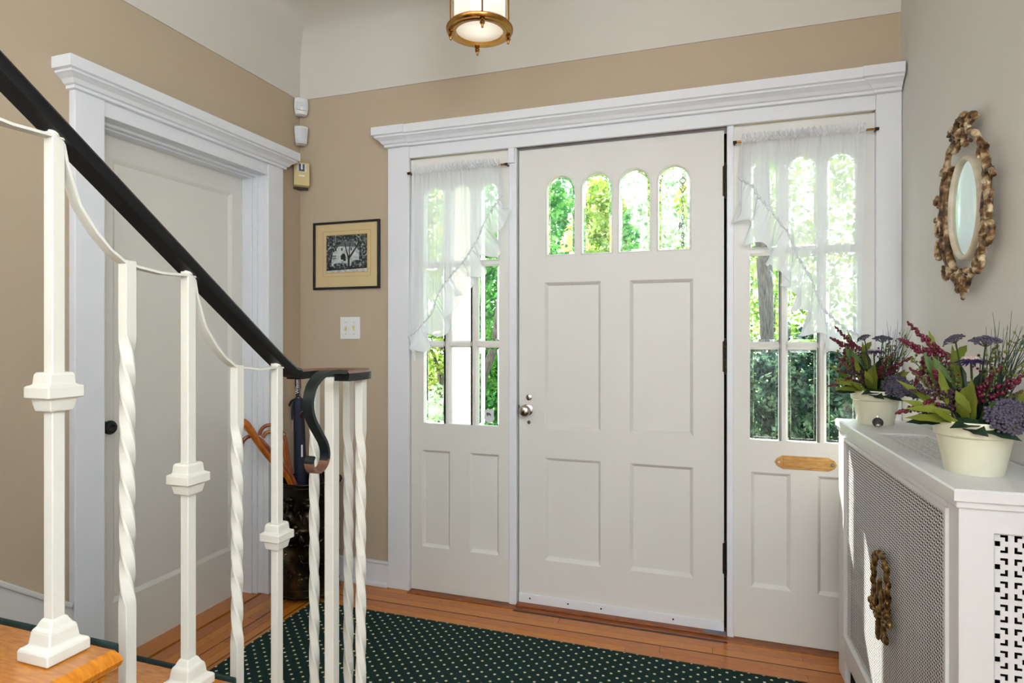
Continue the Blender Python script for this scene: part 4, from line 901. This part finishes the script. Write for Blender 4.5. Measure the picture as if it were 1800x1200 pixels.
pp([(.36, .30), (.48, .30), (.48, .44), (.45, .50), (.40, .50), (.36, .44)], 2, 2); pp([(.32, .26), (.44, .26), (.42, .34), (.36, .34)], 1, 3)
for u in (.18, .21, .24, .27):
    for v in (.36, .42): pp([(u-.05, v), (u-.03, v), (u-.03, v+.04), (u-.05, v+.04)], 2, 2)
for u in (.22, .37, .60): pp([(u, .58), (u+.03, .58), (u+.03, .66), (u, .66)], 2, 2)
pp([(.53, .15), (.58, .15), (.58, .36), (.70, .56), (.84, .80), (.82, .81), (.67, .58), (.56, .42), (.50, .62), (.46, .80), (.445, .79), (.48, .60), (.53, .38)], 2, 3)
pp([(.56, .36), (.585, .37), (.58, .60), (.60, .78), (.585, .79), (.56, .62)], 2, 3); pp([(.0, .10), (.12, .10), (.14, .5), (.22, .72), (.0, .80)], 0, 2); pp([(.82, .2), (.95, .18), (1, .3), (1, .62), (.86, .6), (.80, .5)], 0, 2)
pp([(.14, .12), (.5, .10), (.52, .22), (.4, .26), (.2, .24)], 0, 3); pp([(.6, .14), (.92, .12), (.92, .3), (.75, .32), (.62, .28)], 0, 3)
mb.build('photo_print', [M_photo, M_photo_l, M_photo_d, M_photo_g], pc, fixn=True)
sw = thing('light_switch', (-1.7505, D, 1.285), 'white double light switch plate below the framed photograph', 'light switch')
mb = MB(); fbox(mb, BK, -1.8092, -1.6919, 0, .006, 1.2284, 1.3417); mb.build('plate', M_plastic, sw, bevel=.003)
for x, s_ in ((-1.776, -1), (-1.728, 1)):
    mb = MB(); z = 1.285; mb.add([BK(x-.005, .006, z-.012), BK(x+.005, .006, z-.012), BK(x+.005, .006, z+.012), BK(x-.005, .006, z+.012), BK(x-.004, .016, z+s_*.009-.004), BK(x+.004, .016, z+s_*.009-.004), BK(x+.004, .016, z+s_*.009+.004), BK(x-.004, .016, z+s_*.009+.004)], [(0, 1, 2, 3), (4, 5, 6, 7), (0, 1, 5, 4), (1, 2, 6, 5), (2, 3, 7, 6), (3, 0, 4, 7)]); mb.build('toggle', M_ivory, sw, bevel=.0008)
    for dz in (-.030, .030): MB().lathe([(.0001, .001), (.0028, .001), (.0034, 0)], BK(x, .006, z+dz), 8, ax=A).build('screw', M_lens, sw)

# ------------------------------------------------------------------ umbrella stand, canes, umbrellas
UX, UY, UR, UH = -1.862, 2.462, .140, .553
us = thing('umbrella_stand', (UX, UY, 0), 'dark embossed metal umbrella stand in the corner by the closet', 'umbrella stand')
mb = MB(); mb.lathe([(.0001, .045), (UR-.004, .045), (UR-.004, UH-.01), (UR, UH-.01), (UR, .030), (.0001, .030)], (UX, UY, 0), 48); mb.build('body', M_standm, us, smooth=35)
mb = MB()
for z, r in ((UH-.004, .006), (.027, .007), (UH-.02, .003), (.345, .0025), (.06, .003), (.19, .0025)):
    mb.tube([(UX+(UR)*math.cos(2*PI*k/40), UY+UR*math.sin(2*PI*k/40), z) for k in range(40)], r, 6, closed=True)
mb.build('rim_bands', M_standm, us, smooth=60)
def SP(a, z, p=0): return Vector((UX+(UR+p)*math.cos(a), UY+(UR+p)*math.sin(a), z))
mb = MB(); rr = random.Random(3)
for fig in (-2.15, -1.55, -.95, -2.75):           # seated figures in hats, beaten into the metal
    c = fig
    def eb(da, z, sa, sz, p=.004, tilt=0): mb.ball(SP(c+da/UR, z, 0), 1, 8, 5, 0, (sa, sa, sz), Matrix.Rotation(tilt, 3, 'Y'))
    eb(0, .455, .018, .020); eb(.0, .475, .032, .006); eb(.0, .485, .017, .014); eb(-.002, .395, .030, .045); eb(.028, .405, .012, .036, tilt=.6); eb(-.030, .40, .012, .036, tilt=-.6)
    eb(.025, .36, .018, .012); eb(-.022, .345, .034, .016); eb(.03, .32, .016, .030, tilt=.4); eb(-.03, .30, .014, .034, tilt=-.2); eb(.0, .275, .026, .014)
for k in range(110):
    a = rr.uniform(-3.4, -.4); z = rr.choice([rr.uniform(.20, .34), rr.uniform(.34, .5), rr.uniform(.07, .18)]); mb.ball(SP(a, z, -.002), 1, 5, 4, 0, (rr.uniform(.004, .012),)*2+(rr.uniform(.004, .014),), Matrix.Rotation(rr.uniform(-1, 1), 3, 'Y'))
for k in range(36):
    a = rr.uniform(-3.4, -.4); z = rr.uniform(.08, .48); L_ = rr.uniform(.02, .05); t = rr.uniform(-1.2, 1.2)
    mb.tube([SP(a+(q-.5)*L_*math.cos(t)/UR, z+(q-.5)*L_*math.sin(t)+.008*math.sin(q*PI), .0005) for q in (0, .25, .5, .75, 1)], .0022, 5)
mb.build('embossed_relief', M_standm, us, smooth=60, kind='stuff')
for a in (-2.05, -.35, 1.4, 2.9):
    mb = MB(); q = SP(a, 0, -.012); mb.ball(q+Vector((0, 0, .014)), .014, 10, 6); d = Vector((math.cos(a), math.sin(a), 0)); e = Vector((-d.y, d.x, 0))
    for s_ in (-1, 0, 1): mb.ball(q+d*.012+e*.009*s_+Vector((0, 0, .006)), .006, 7, 5)
    mb.tube([q+Vector((0, 0, .016)), q-d*.004+Vector((0, 0, .034))], .010, 8); mb.build('claw_foot', M_standm, us, smooth=60)
mb = MB()
for a in (.45, ): 
    q = SP(a, UH-.02, .004); mb.tube([q, q+Vector((.008, .002, .015)), q+Vector((.004, 0, .028)), q+Vector((-.002, 0, .03))], .005, 6)
mb.build('handle_lug', M_standm, us, smooth=60)
def crv(pts, k=5):
    P = [Vector(p) for p in pts]; out = []
    for j in range(len(P)-1):
        p0, p1, p2, p3 = P[max(j-1, 0)], P[j], P[j+1], P[min(j+2, len(P)-1)]
        for q in range(k):
            t = q/k; out.append(.5*((2*p1)+(-p0+p2)*t+(2*p0-5*p1+4*p2-p3)*t*t+(-p0+3*p1-3*p2+p3)*t**3))
    out.append(P[-1]); return out
# club-handled cane
c1 = thing('walking_cane', (-1.84, 2.44, .05), 'thick orange wooden cane with a knobbed cord-wrapped head', 'cane', group='canes in the umbrella stand')
mb = MB(); p = crv([(-1.84, 2.45, .06), (-1.90, 2.385, .52), (-1.935, 2.255, .70), (-1.955, 2.195, .795), (-1.968, 2.168, .845), (-1.982, 2.150, .862), (-1.995, 2.138, .858)]); n_ = len(p)
mb.tube(p, [.012+.0095*(j/(n_-1))**1.5 for j in range(n_-2)]+[.019, .010], 12); mb.build('shaft', M_cane, c1, smooth=60)
mb = MB(); q0, q1 = Vector((-1.979, 2.206, .822)), Vector((-1.958, 2.218, .765))
# small branch stub bound with cord below the head
mb.tube([Vector((-1.985, 2.165, .842)), q0.lerp(q1, .3), q1, Vector((-1.945, 2.235, .72))], [.013, .0135, .013, .009], 8)
for k in range(7): qq = q0.lerp(q1, k/6); mb.tube([qq+Vector((.0145*math.cos(t), .0145*math.sin(t), .003*math.sin(t))) for t in np.linspace(0, 6.0, 9)], .002, 5)
mb.build('cord_wrap', M_cord, c1, smooth=60)
def crook(name_label, pts, r, m, grp='canes in the umbrella stand', bands=()):
    c = thing('walking_cane', pts[0], name_label, 'cane', group=grp); mb = MB(); p = crv(pts); mb.tube(p, r, 9); mb.build('shaft', m, c, smooth=60)
    for b_ in bands: mb = MB(); q = p[int(b_*(len(p)-1))]; q2 = p[int(b_*(len(p)-1))+1]; mb.tube([q, q2], r*1.25, 9); mb.build('collar_band', M_nickel, c, smooth=60)
    return c
crook('reddish cane whose crook curls to the left under the thick orange cane', [(-1.82, 2.48, .06), (-1.885, 2.40, .52), (-1.945, 2.30, .70), (-1.968, 2.255, .765), (-1.985, 2.225, .788), (-2.002, 2.20, .786), (-2.012, 2.185, .766), (-2.012, 2.18, .745)], .0092, M_cane2)
crook('slim brown cane with a wide round crook and a small metal band', [(-1.80, 2.45, .06), (-1.905, 2.405, .52), (-1.928, 2.39, .66), (-1.934, 2.38, .74), (-1.945, 2.365, .79), (-1.968, 2.34, .822), (-1.992, 2.315, .823), (-2.008, 2.30, .805), (-2.012, 2.293, .78)], .0088, M_cane2, bands=(.47,))
crook('orange cane with a lower round crook behind the slim brown one', [(-1.86, 2.50, .06), (-1.935, 2.425, .52), (-1.952, 2.40, .66), (-1.962, 2.38, .735), (-1.975, 2.36, .775), (-1.992, 2.345, .790), (-2.008, 2.33, .785), (-2.016, 2.32, .765)], .0092, M_cane)
# navy umbrella
ub = thing('navy_umbrella', (-1.92, 2.48, .05), 'folded navy umbrella with a black ribbed handle standing upright in the stand', 'umbrella')
b0, b1 = Vector((-1.915, 2.49, .05)), Vector((-1.958, 2.497, 1.05)); ud = (b1-b0).normalized(); UP = lambda t: b0+ud*t
mb = MB(); n_ = 20
secs = [(.0, .006), (.06, .012), (.3, .026), (.55, .028), (.75, .0255), (.86, .022), (.885, .019), (.892, .010)]
rings = []
for t, r in secs:
    rings.append([UP(t)+Vector((math.cos(2*PI*k/n_), math.sin(2*PI*k/n_), 0))*r*(1+.10*math.sin(5*(2*PI*k/n_)+t*4)) for k in range(n_)])
mb.rings(rings); mb.build('canopy', M_navy, ub, smooth=60)
mb = MB(); mb.lathe([(.0001, 0), (.012, 0), (.0125, .01), (.0115, .03), (.015, .05), (.0145, .09), (.016, .105), (.013, .112), (.0001, .112)], UP(.89), 16, ax=ud); uh = mb.build('handle', M_rubber, ub, smooth=40)
mb = MB()
for k in range(14): mb.ball(UP(.90+.007*k)+Vector((.617, -.787, 0))*.0115+Vector((.787, .617, 0))*.0085, .0018, 5, 3)
mb.build('grip_dots', M_white, uh)
mb = MB(); mb.lathe([(.011, 0), (.0135, 0), (.0135, .006), (.011, .006)], UP(.884), 16, ax=ud, cap=False); mb.build('ferrule', M_nickel, ub, smooth=40)
mb = MB(); q = UP(.84); mb.tube([q+Vector((-.02, -.012, .04)), q+Vector((-.034, -.014, .03)), q+Vector((-.042, -.016, .012)), q+Vector((-.040, -.016, .005))], [.005, .006, .006, .004], 6); mb.tube([q+Vector((-.024, -.012, .03)), q+Vector((-.027, -.014, -.02)), q+Vector((-.027, -.014, -.06))], [.006, .006, .004], 6); mb.build('strap', M_rubber, ub, smooth=50)
mb = MB(); q = UP(.76); mb.add([q+Vector((-.026, -.016, .02)), q+Vector((-.019, -.022, .02)), q+Vector((-.020, -.023, -.03)), q+Vector((-.027, -.017, -.03))], [(0, 1, 2, 3)]); q = UP(.64); mb.add([q+Vector((.022, -.019, .02)), q+Vector((.027, -.013, .02)), q+Vector((.0275, -.013, -.04)), q+Vector((.0225, -.0195, -.04))], [(0, 1, 2, 3)]); mb.build('care_tag', M_white, ub)
cu = bpy.data.curves.new('handle_text', 'FONT'); cu.body = 'Wilson'; cu.size = .024; cu.extrude = .0004; cu.align_x = 'CENTER'; cu.align_y = 'CENTER'
to = bpy.data.objects.new('t', cu); COL.objects.link(to); bpy.context.view_layer.update()
me = bpy.data.meshes.new_from_object(to.evaluated_get(bpy.context.evaluated_depsgraph_get())); bpy.data.objects.remove(to)
me.materials.clear(); me.materials.append(M_white); tx = bpy.data.objects.new('lettering', me); COL.objects.link(tx); tx.parent = uh
nf = Vector((.617, -.787, 0)); nf = (nf-ud*nf.dot(ud)).normalized(); yv = nf.cross(ud).normalized(); q = UP(.945)+nf*.0152+yv*.0035-ub.location
tx.matrix_local = Matrix(((ud.x, yv.x, nf.x, q.x), (ud.y, yv.y, nf.y, q.y), (ud.z, yv.z, nf.z, q.z), (0, 0, 0, 1)))
u2 = thing('dark_umbrella', (-1.80, 2.52, .05), 'black crook-handled umbrella mostly hidden behind the iron scroll', 'umbrella')
mb = MB(); p = crv([(-1.79, 2.52, .06), (-1.835, 2.49, .58), (-1.848, 2.475, .75), (-1.853, 2.468, .83), (-1.862, 2.46, .872), (-1.876, 2.45, .884), (-1.890, 2.44, .872), (-1.895, 2.437, .85)]); mb.tube(p, .0085, 9); mb.build('crook_handle', mat('dark_plum_handle', (44, 20, 24), .25), u2, smooth=60)
mb = MB(); mb.tube([(-1.79, 2.52, .06), (-1.80, 2.512, .2), (-1.825, 2.497, .5), (-1.838, 2.487, .64)], [.006, .020, .022, .012], 12); mb.build('canopy', M_rubber, u2, smooth=60)

# ------------------------------------------------------------------ curtains
def curtain(name_label, tops, gath, outer, seed, side):
    """tops: (x0,x1) on the rod; gath: polyline of the gathered seam; sheet hangs from rod to seam."""
    R = random.Random(seed)
    ct = thing('sheer_curtain', (sum(tops)/2, D-.03, 2.035), name_label, 'curtain')
    def poly(pl, t):
        L = [0]
        for i in range(len(pl)-1): L.append(L[-1]+math.hypot(pl[i+1][0]-pl[i][0], pl[i+1][1]-pl[i][1]))
        s_ = t*L[-1]
        for i in range(len(pl)-1):
            if s_ <= L[i+1]+1e-9: q = (s_-L[i])/max(1e-9, L[i+1]-L[i]); return (pl[i][0]+(pl[i+1][0]-pl[i][0])*q, pl[i][1]+(pl[i+1][1]-pl[i][1])*q)
        return pl[-1]
    NU, NV = 150, 36; y0 = D-.034; ph = [R.uniform(0, 6) for _ in range(6)]
    vs, fs = [], []
    for i in range(NU+1):
        u = i/NU; tx_ = tops[0]+(tops[1]-tops[0])*u; gx, gz = poly(gath, u)
        for j in range(NV+1):
            v = j/NV; x = tx_+(gx-tx_)*v; z = 2.050+(gz-2.050)*v
            big = .010*math.sin(u*17+ph[0]+.7*math.sin(u*6+ph[4]))+.006*math.sin(u*31+ph[1]); fine = .0035*math.sin(u*120+ph[2])+.002*math.sin(u*190+ph[3])
            g_ = max(0, 1-v*14); yy = y0-.004-big*(min(1, v*4)*(1-.35*v))-fine*(.25+.75*math.exp(-v*10))
            x += .008*math.sin(u*13+ph[5])*math.sin(PI*v)
            vs.append((x, yy, z+(.006*abs(math.sin(u*110+ph[3]))+.003*R.random() if j == 0 else 0)))
    for i in range(NU):
        for j in range(NV): a = i*(NV+1)+j; fs.append((a, a+1, a+NV+2, a+NV+1))
    mb = MB(); mb.add(vs, fs); mb.build('sheet', M_sheer, ct, smooth=80, fixn=False)
    # gathered rod pocket
    vs, fs = [], []; NU2 = 220
    for i in range(NU2+1):
        u = i/NU2; x = tops[0]+(tops[1]-tops[0])*u; amp = .003+.005*math.exp(-((u-(.72 if side < 0 else .42))/.28)**2); w = amp*math.sin(u*170+2*math.sin(u*23))
        for q in range(9):
            a = -.4+q*.5; vs.append((x+.003*math.sin(u*130+q), y0-.0075-abs(w)*1.3-.002*math.sin(q*.39), 2.050-.024*(q/8)*1.0+(.012 if q == 0 else 0)+.004*math.sin(u*140+q*.6)*(1 if q == 0 else .3)))
    for i in range(NU2):
        for q in range(8): a = i*9+q; fs.append((a, a+1, a+10, a+9))
    mb = MB(); mb.add(vs, fs); mb.build('rod_pocket', M_ruffle, ct, smooth=80, fixn=False)
    # ruffle below the seam
    vs, fs = [], []; NR, NQ = 260, 10; k1 = R.uniform(0, 6)
    for i in range(NR+1):
        u = i/NR; gx, gz = poly(gath, u); ox, oz = poly(outer, u)
        wv = math.sin(u*48+k1+1.3*math.sin(u*11)); wv2 = math.sin(u*97+k1)
        for q in range(NQ+1):
            v = q/NQ; x = gx+(ox-gx)*v+.026*wv*v*(1 if side > 0 else -1); z = gz+(oz-gz)*v+.024*math.cos(u*48+k1)*v*v
            vs.append((x, y0-.006-.034*v*(.5+.5*wv)-.007*wv2*v-.003*math.sin(u*210)*(1-v), z))
    for i in range(NR):
        for q in range(NQ): a = i*(NQ+1)+q; fs.append((a, a+1, a+NQ+2, a+NQ+1))
    mb = MB(); mb.add(vs, fs); ru = mb.build('ruffle', M_ruffle, ct, smooth=80, fixn=False)
    mb = MB(); P = [];
    for i in range(131): gx, gz = poly(gath, i/130); P.append((gx+.002*R.uniform(-1, 1), y0-.012-.003*math.sin(i*2.1), gz+.004*math.sin(i*1.9)))
    mb.tube(P, [.004+.0022*math.sin(i*1.4) for i in range(131)], 6); mb.build('gathered_seam', M_ruffle, ct, smooth=60)
    P = []
    for i in range(NR+1): P.append(vs[i*(NQ+1)+NQ])
    mb = MB(); mb.tube(P, .0011, 4); mb.build('hem', M_ruffle, ru, smooth=60)
    return ct
gL = [(-1.398, 1.238), (-1.334, 1.287), (-1.272, 1.352), (-1.238, 1.449), (-1.170, 1.535), (-1.105, 1.598), (-1.045, 1.682), (-1.005, 1.765), (-.965, 1.83), (-.918, 1.885)]
oL = [(-1.392, 1.135), (-1.30, 1.21), (-1.19, 1.30), (-1.125, 1.43), (-1.06, 1.512), (-.985, 1.60), (-.945, 1.66), (-.925, 1.735), (-.905, 1.79), (-.895, 1.83)]
curtain('sheer white ruffled curtain sloping up to the right over the left side window', (-1.378, -.928), gL, oL, 4, -1)
gR = [(.100, 1.886), (.150, 1.852), (.182, 1.795), (.222, 1.742), (.284, 1.653), (.318, 1.560), (.366, 1.470), (.400, 1.358), (.455, 1.302), (.495, 1.268), (.540, 1.240)]
oR = [(.082, 1.765), (.108, 1.70), (.150, 1.625), (.195, 1.565), (.255, 1.49), (.290, 1.41), (.325, 1.33), (.360, 1.26), (.42, 1.195), (.48, 1.150), (.545, 1.145)]
curtain('sheer white ruffled curtain sloping down to the right over the right side window', (.112, .556), gR, oR, 9, 1)
for nm, a, b_, lab in (('l', -1.40, -.900, 'thin brass curtain rod across the left side window'), ('r', .086, .594, 'thin brass curtain rod across the right side window')):
    rd = thing('curtain_rod', ((a+b_)/2, D-.034, 2.035), lab, 'curtain rod')
    mb = MB(); mb.tube([(a, D-.034, 2.035), (b_, D-.034, 2.035)], .0045, 10); mb.build('rod', M_brass, rd, smooth=50)
    for x in (a, b_):
        mb = MB(); mb.tube([(x-.007, D-.034, 2.035), (x+.007, D-.034, 2.035)], .0062, 10); fbox(mb, BK, x-.003, x+.003, 0, .034, 2.032, 2.038); mb.build('end_bracket', M_hinge, rd, smooth=40)

# ------------------------------------------------------------------ outside
mb = MB(); mb.box(-30, 30, 4.25, 40, -.35, -.25); tag(mb.build('lawn', M_lawn), 'lawn of the front garden beyond the porch', 'lawn', kind='structure')
mb = MB(); mb.box(-4, 4, D+.15, 4.25, -.35, -.04); tag(mb.build('porch_floor', M_concrete, bevel=.01), 'pale concrete porch floor outside the front door', 'porch', kind='structure')
mb = MB(); mb.box(-4, 4, D+.151, 4.10, 2.83, 2.95); tag(mb.build('porch_roof', M_eave), 'porch roof above the front door outside', 'porch roof', kind='structure')
mb = MB(); mb.box(-6, XL-.31, D+.1, D+.14, -.3, 4); mb.box(.96, 6, D+.1, D+.14, -.3, 4); mb.box(-6, 6, D+.1, D+.14, 2.87, 5); tag(mb.build('wall_exterior', M_extwall), 'outer wall of the house facing the porch', 'wall', kind='structure')
po = thing('porch_post', (-1.63, 3.86, -.04), 'white square porch post seen through the left side window', 'post')
MB().box(-1.735, -1.535, 3.80, 4.0, -.04, 2.83).build('shaft', M_postw, po, bevel=.008)
MB().box(-1.755, -1.515, 3.78, 4.02, -.04, .12).build('plinth', M_postw, po, bevel=.008)
ch = thing('hanging_chain', (-.180, 3.98, 2.83), 'thin chain hanging from the porch eave seen through the rightmost arched light', 'chain')
mb = MB(); z = 2.83; k = 0
while z > 1.80:
    a = (k % 2)*PI/2; mb.tube([(-.180+.008*math.cos(t)*math.cos(a), 3.98+.008*math.cos(t)*math.sin(a), z-.018+.018*math.sin(t)) for t in np.linspace(0, 2*PI, 9)[:-1]], .0022, 4, closed=True); z -= .029; k += 1
mb.build('links', M_iron, ch, kind='stuff')
mb = MB(); mb.tube([(-.20, 3.98, 2.235), (-.18, 3.98, 2.26), (-.16, 3.98, 2.235), (-.18, 3.98, 2.205)], .004, 5, closed=True); mb.tube([(-.20, 3.98, 2.19), (-.18, 3.98, 2.205), (-.16, 3.98, 2.19), (-.18, 3.98, 2.16)], .004, 5, closed=True); mb.build('hook', M_iron, ch)
def foliage(name, parent, c, rad, n_, size, m, seed, shell=.55, flat=.5):
    r = np.random.default_rng(seed)
    d = r.normal(size=(n_, 3)); d /= np.linalg.norm(d, axis=1)[:, None]; rr = (shell+(1-shell)*r.random(n_))**.6; cl = 1+.22*np.sin(d[:, 0]*5+seed)*np.sin(d[:, 2]*6+seed*2)
    p = np.array(c)+d*rr[:, None]*cl[:, None]*np.array(rad)
    a = r.normal(size=(n_, 3)); a /= np.linalg.norm(a, axis=1)[:, None]; b_ = np.cross(a, r.normal(size=(n_, 3))); b_ /= np.linalg.norm(b_, axis=1)[:, None]
    s_ = size*(.6+.8*r.random(n_))[:, None]
    V_ = np.stack([p-a*s_, p+b_*s_*flat, p+a*s_, p-b_*s_*flat], 1).reshape(-1, 3)
    me = bpy.data.meshes.new(name); me.vertices.add(4*n_); me.vertices.foreach_set('co', (V_-np.array(parent.location)).astype(np.float32).ravel())
    me.loops.add(4*n_); me.loops.foreach_set('vertex_index', np.arange(4*n_, dtype=np.int32)); me.polygons.add(n_); me.polygons.foreach_set('loop_start', np.arange(0, 4*n_, 4, dtype=np.int32))
    me.materials.append(m); me.update(calc_edges=True); me.validate()
    o = bpy.data.objects.new(name, me); COL.objects.link(o); o.parent = parent; o['kind'] = 'stuff'; return o
def plant(name, label, cat, x, y, blobs, m, n_, size, trunk=None, seed=1, group=None):
    t = thing(name, (x, y, -.25), label, cat, group=group)
    for i, (cx_, cy_, cz_, rx, ry, rz_) in enumerate(blobs): foliage('foliage', t, (cx_, cy_, cz_), (rx, ry, rz_), n_, size, m, seed+i)
    if trunk:
        mb = MB()
        for pts, r0, r1 in trunk:
            p = crv(pts, 4); mb.tube(p, [r0+(r1-r0)*k/(len(p)-1) for k in range(len(p))], 10)
        mb.build('trunk', M_bark, t, smooth=60)
    return t
plant('conifer_tree', 'deep green leafy tree seen through the leftmost arched light', 'tree', -2.3, 9.0, [(-2.55, 9.0, 2.6, .62, .8, 1.6)], L_green, 7500, .042, [([(-2.6, 9, -.25), (-2.6, 9, 2), (-2.6, 9, 3.6)], .10, .04)], 21)
plant('flowering_shrub', 'creamy yellow flowering branches before the deep green tree', 'shrub', -1.62, 7.4, [(-1.62, 7.4, 2.15, .17, .3, .55), (-1.72, 7.4, 1.7, .25, .3, .3)], L_yellow, 900, .05, [([(-1.62, 7.4, -.25), (-1.6, 7.4, 1.0), (-1.62, 7.4, 2.2)], .03, .015)], 31)
plant('maple_tree', 'sunlit yellow-green tree seen through the second arched light', 'tree', -1.45, 8.2, [(-1.53, 8.2, 2.0, .30, .5, .95), (-1.45, 8.4, 3.0, .3, .5, .5)], L_lime, 2600, .04, [([(-1.45, 8.2, -.25), (-1.4, 8.2, 1.2), (-1.3, 8.3, 2.6)], .08, .03), ([(-1.42, 8.2, 1.2), (-1.3, 8.1, 2.2), (-1.22, 8.1, 2.7)], .03, .012)], 41)
plant('slender_tree', 'slender dark green sapling seen through the third arched light', 'tree', -.98, 7.2, [(-.98, 7.2, 2.05, .16, .18, .60)], L_green, 1100, .04, [([(-.98, 7.2, -.25), (-.98, 7.2, 1.2), (-.98, 7.2, 2.4)], .025, .01)], 51)
plant('pale_tree', 'tree with haze painted into its pale leaves, far behind the rightmost arched light', 'tree', -.8, 15, [(-.9, 15, 3.6, 1.5, 1.2, 2.0), (.4, 15.5, 3.0, 1.6, 1.2, 1.6)], L_pale, 3000, .11, [([(-.8, 15, -.25), (-.8, 15, 2), (-.7, 15, 4)], .15, .06)], 61)
plant('front_hedge', 'low pale green hedge across the lawn behind the door', 'hedge', -1.0, 11.8, [(-1.1, 11.2, .9, .8, .4, 1.0), (.0, 11.3, 1.0, .8, .4, 1.1)], L_lime, 3200, .05, None, 71)
plant('garden_shrub', 'glossy green shrub seen through the left side window beside the post', 'shrub', -2.0, 5.9, [(-2.05, 6.0, 1.55, .45, .45, .95), (-2.2, 6.1, .55, .5, .4, .5)], L_green, 6500, .033, [([(-2.2, 5.6, .2), (-2.15, 5.5, .75), (-2.0, 5.45, 1.15), (-1.92, 5.4, 1.6)], .05, .035), ([(-2.2, 5.6, .2), (-2.25, 5.6, -.25)], .05, .06)], 81)
plant('garden_shrub', 'yellow-green shrub with dark branches in the lower left pane', 'shrub', -2.75, 5.9, [(-2.85, 6.1, 1.1, .42, .4, .55), (-2.8, 6.2, 2.3, .5, .4, .7)], L_lime, 4200, .034, [([(-2.7, 5.85, -.25), (-2.72, 5.8, .6), (-2.80, 5.8, 1.0), (-2.95, 5.8, 1.25)], .022, .012), ([(-2.72, 5.8, .7), (-2.66, 5.8, 1.1), (-2.60, 5.8, 1.5)], .018, .01), ([(-2.52, 5.75, -.25), (-2.53, 5.75, .8), (-2.47, 5.75, 1.7)], .05, .06)], 91)
plant('white_flower_bush', 'low whitish flowering bush at the foot of the yellow-green shrub', 'shrub', -2.35, 4.85, [(-2.35, 4.85, .35, .33, .3, .42)], L_pale, 1900, .028, None, 101)
plant('dark_hedge', 'dense dark ivy hedge seen through the right side window', 'hedge', .8, 5.6, [(.42, 5.7, .55, .45, .4, .62), (.85, 5.5, .65, .45, .4, .66), (1.35, 5.7, .65, .45, .4, .64)], L_dark, 9500, .028, None, 111)
plant('large_tree', 'tree with a furrowed grey trunk seen through the right side window', 'tree', .47, 6.2, [(.2, 6.6, 4.9, 1.0, .9, .7)], L_green, 2000, .07, [([(.51, 6.2, -.25), (.50, 6.2, .9), (.475, 6.2, 1.8), (.43, 6.2, 2.8), (.35, 6.3, 4.6)], .042, .10)], 121)
plant('background_tree', 'sunny light green tree behind the large grey trunk', 'tree', .9, 9.5, [(.75, 9.5, 1.9, .9, .8, 1.1), (1.6, 9.8, 2.7, .9, .8, 1.5), (.2, 9.8, 3.4, .7, .6, .8)], L_lime, 2600, .055, [([(.9, 9.5, -.25), (.9, 9.5, 1.5), (1.0, 9.6, 2.8)], .09, .04)], 131)
plant('far_tree', 'tall soft green tree far behind the left side window', 'tree', -4.6, 12, [(-4.6, 12, 2.8, 1.4, 1.2, 2.0), (-3.2, 12.5, 2.6, 1.0, 1.0, 1.8)], L_green, 3600, .085, [([(-4.6, 12, -.25), (-4.6, 12, 2), (-4.5, 12, 4)], .14, .05)], 141)
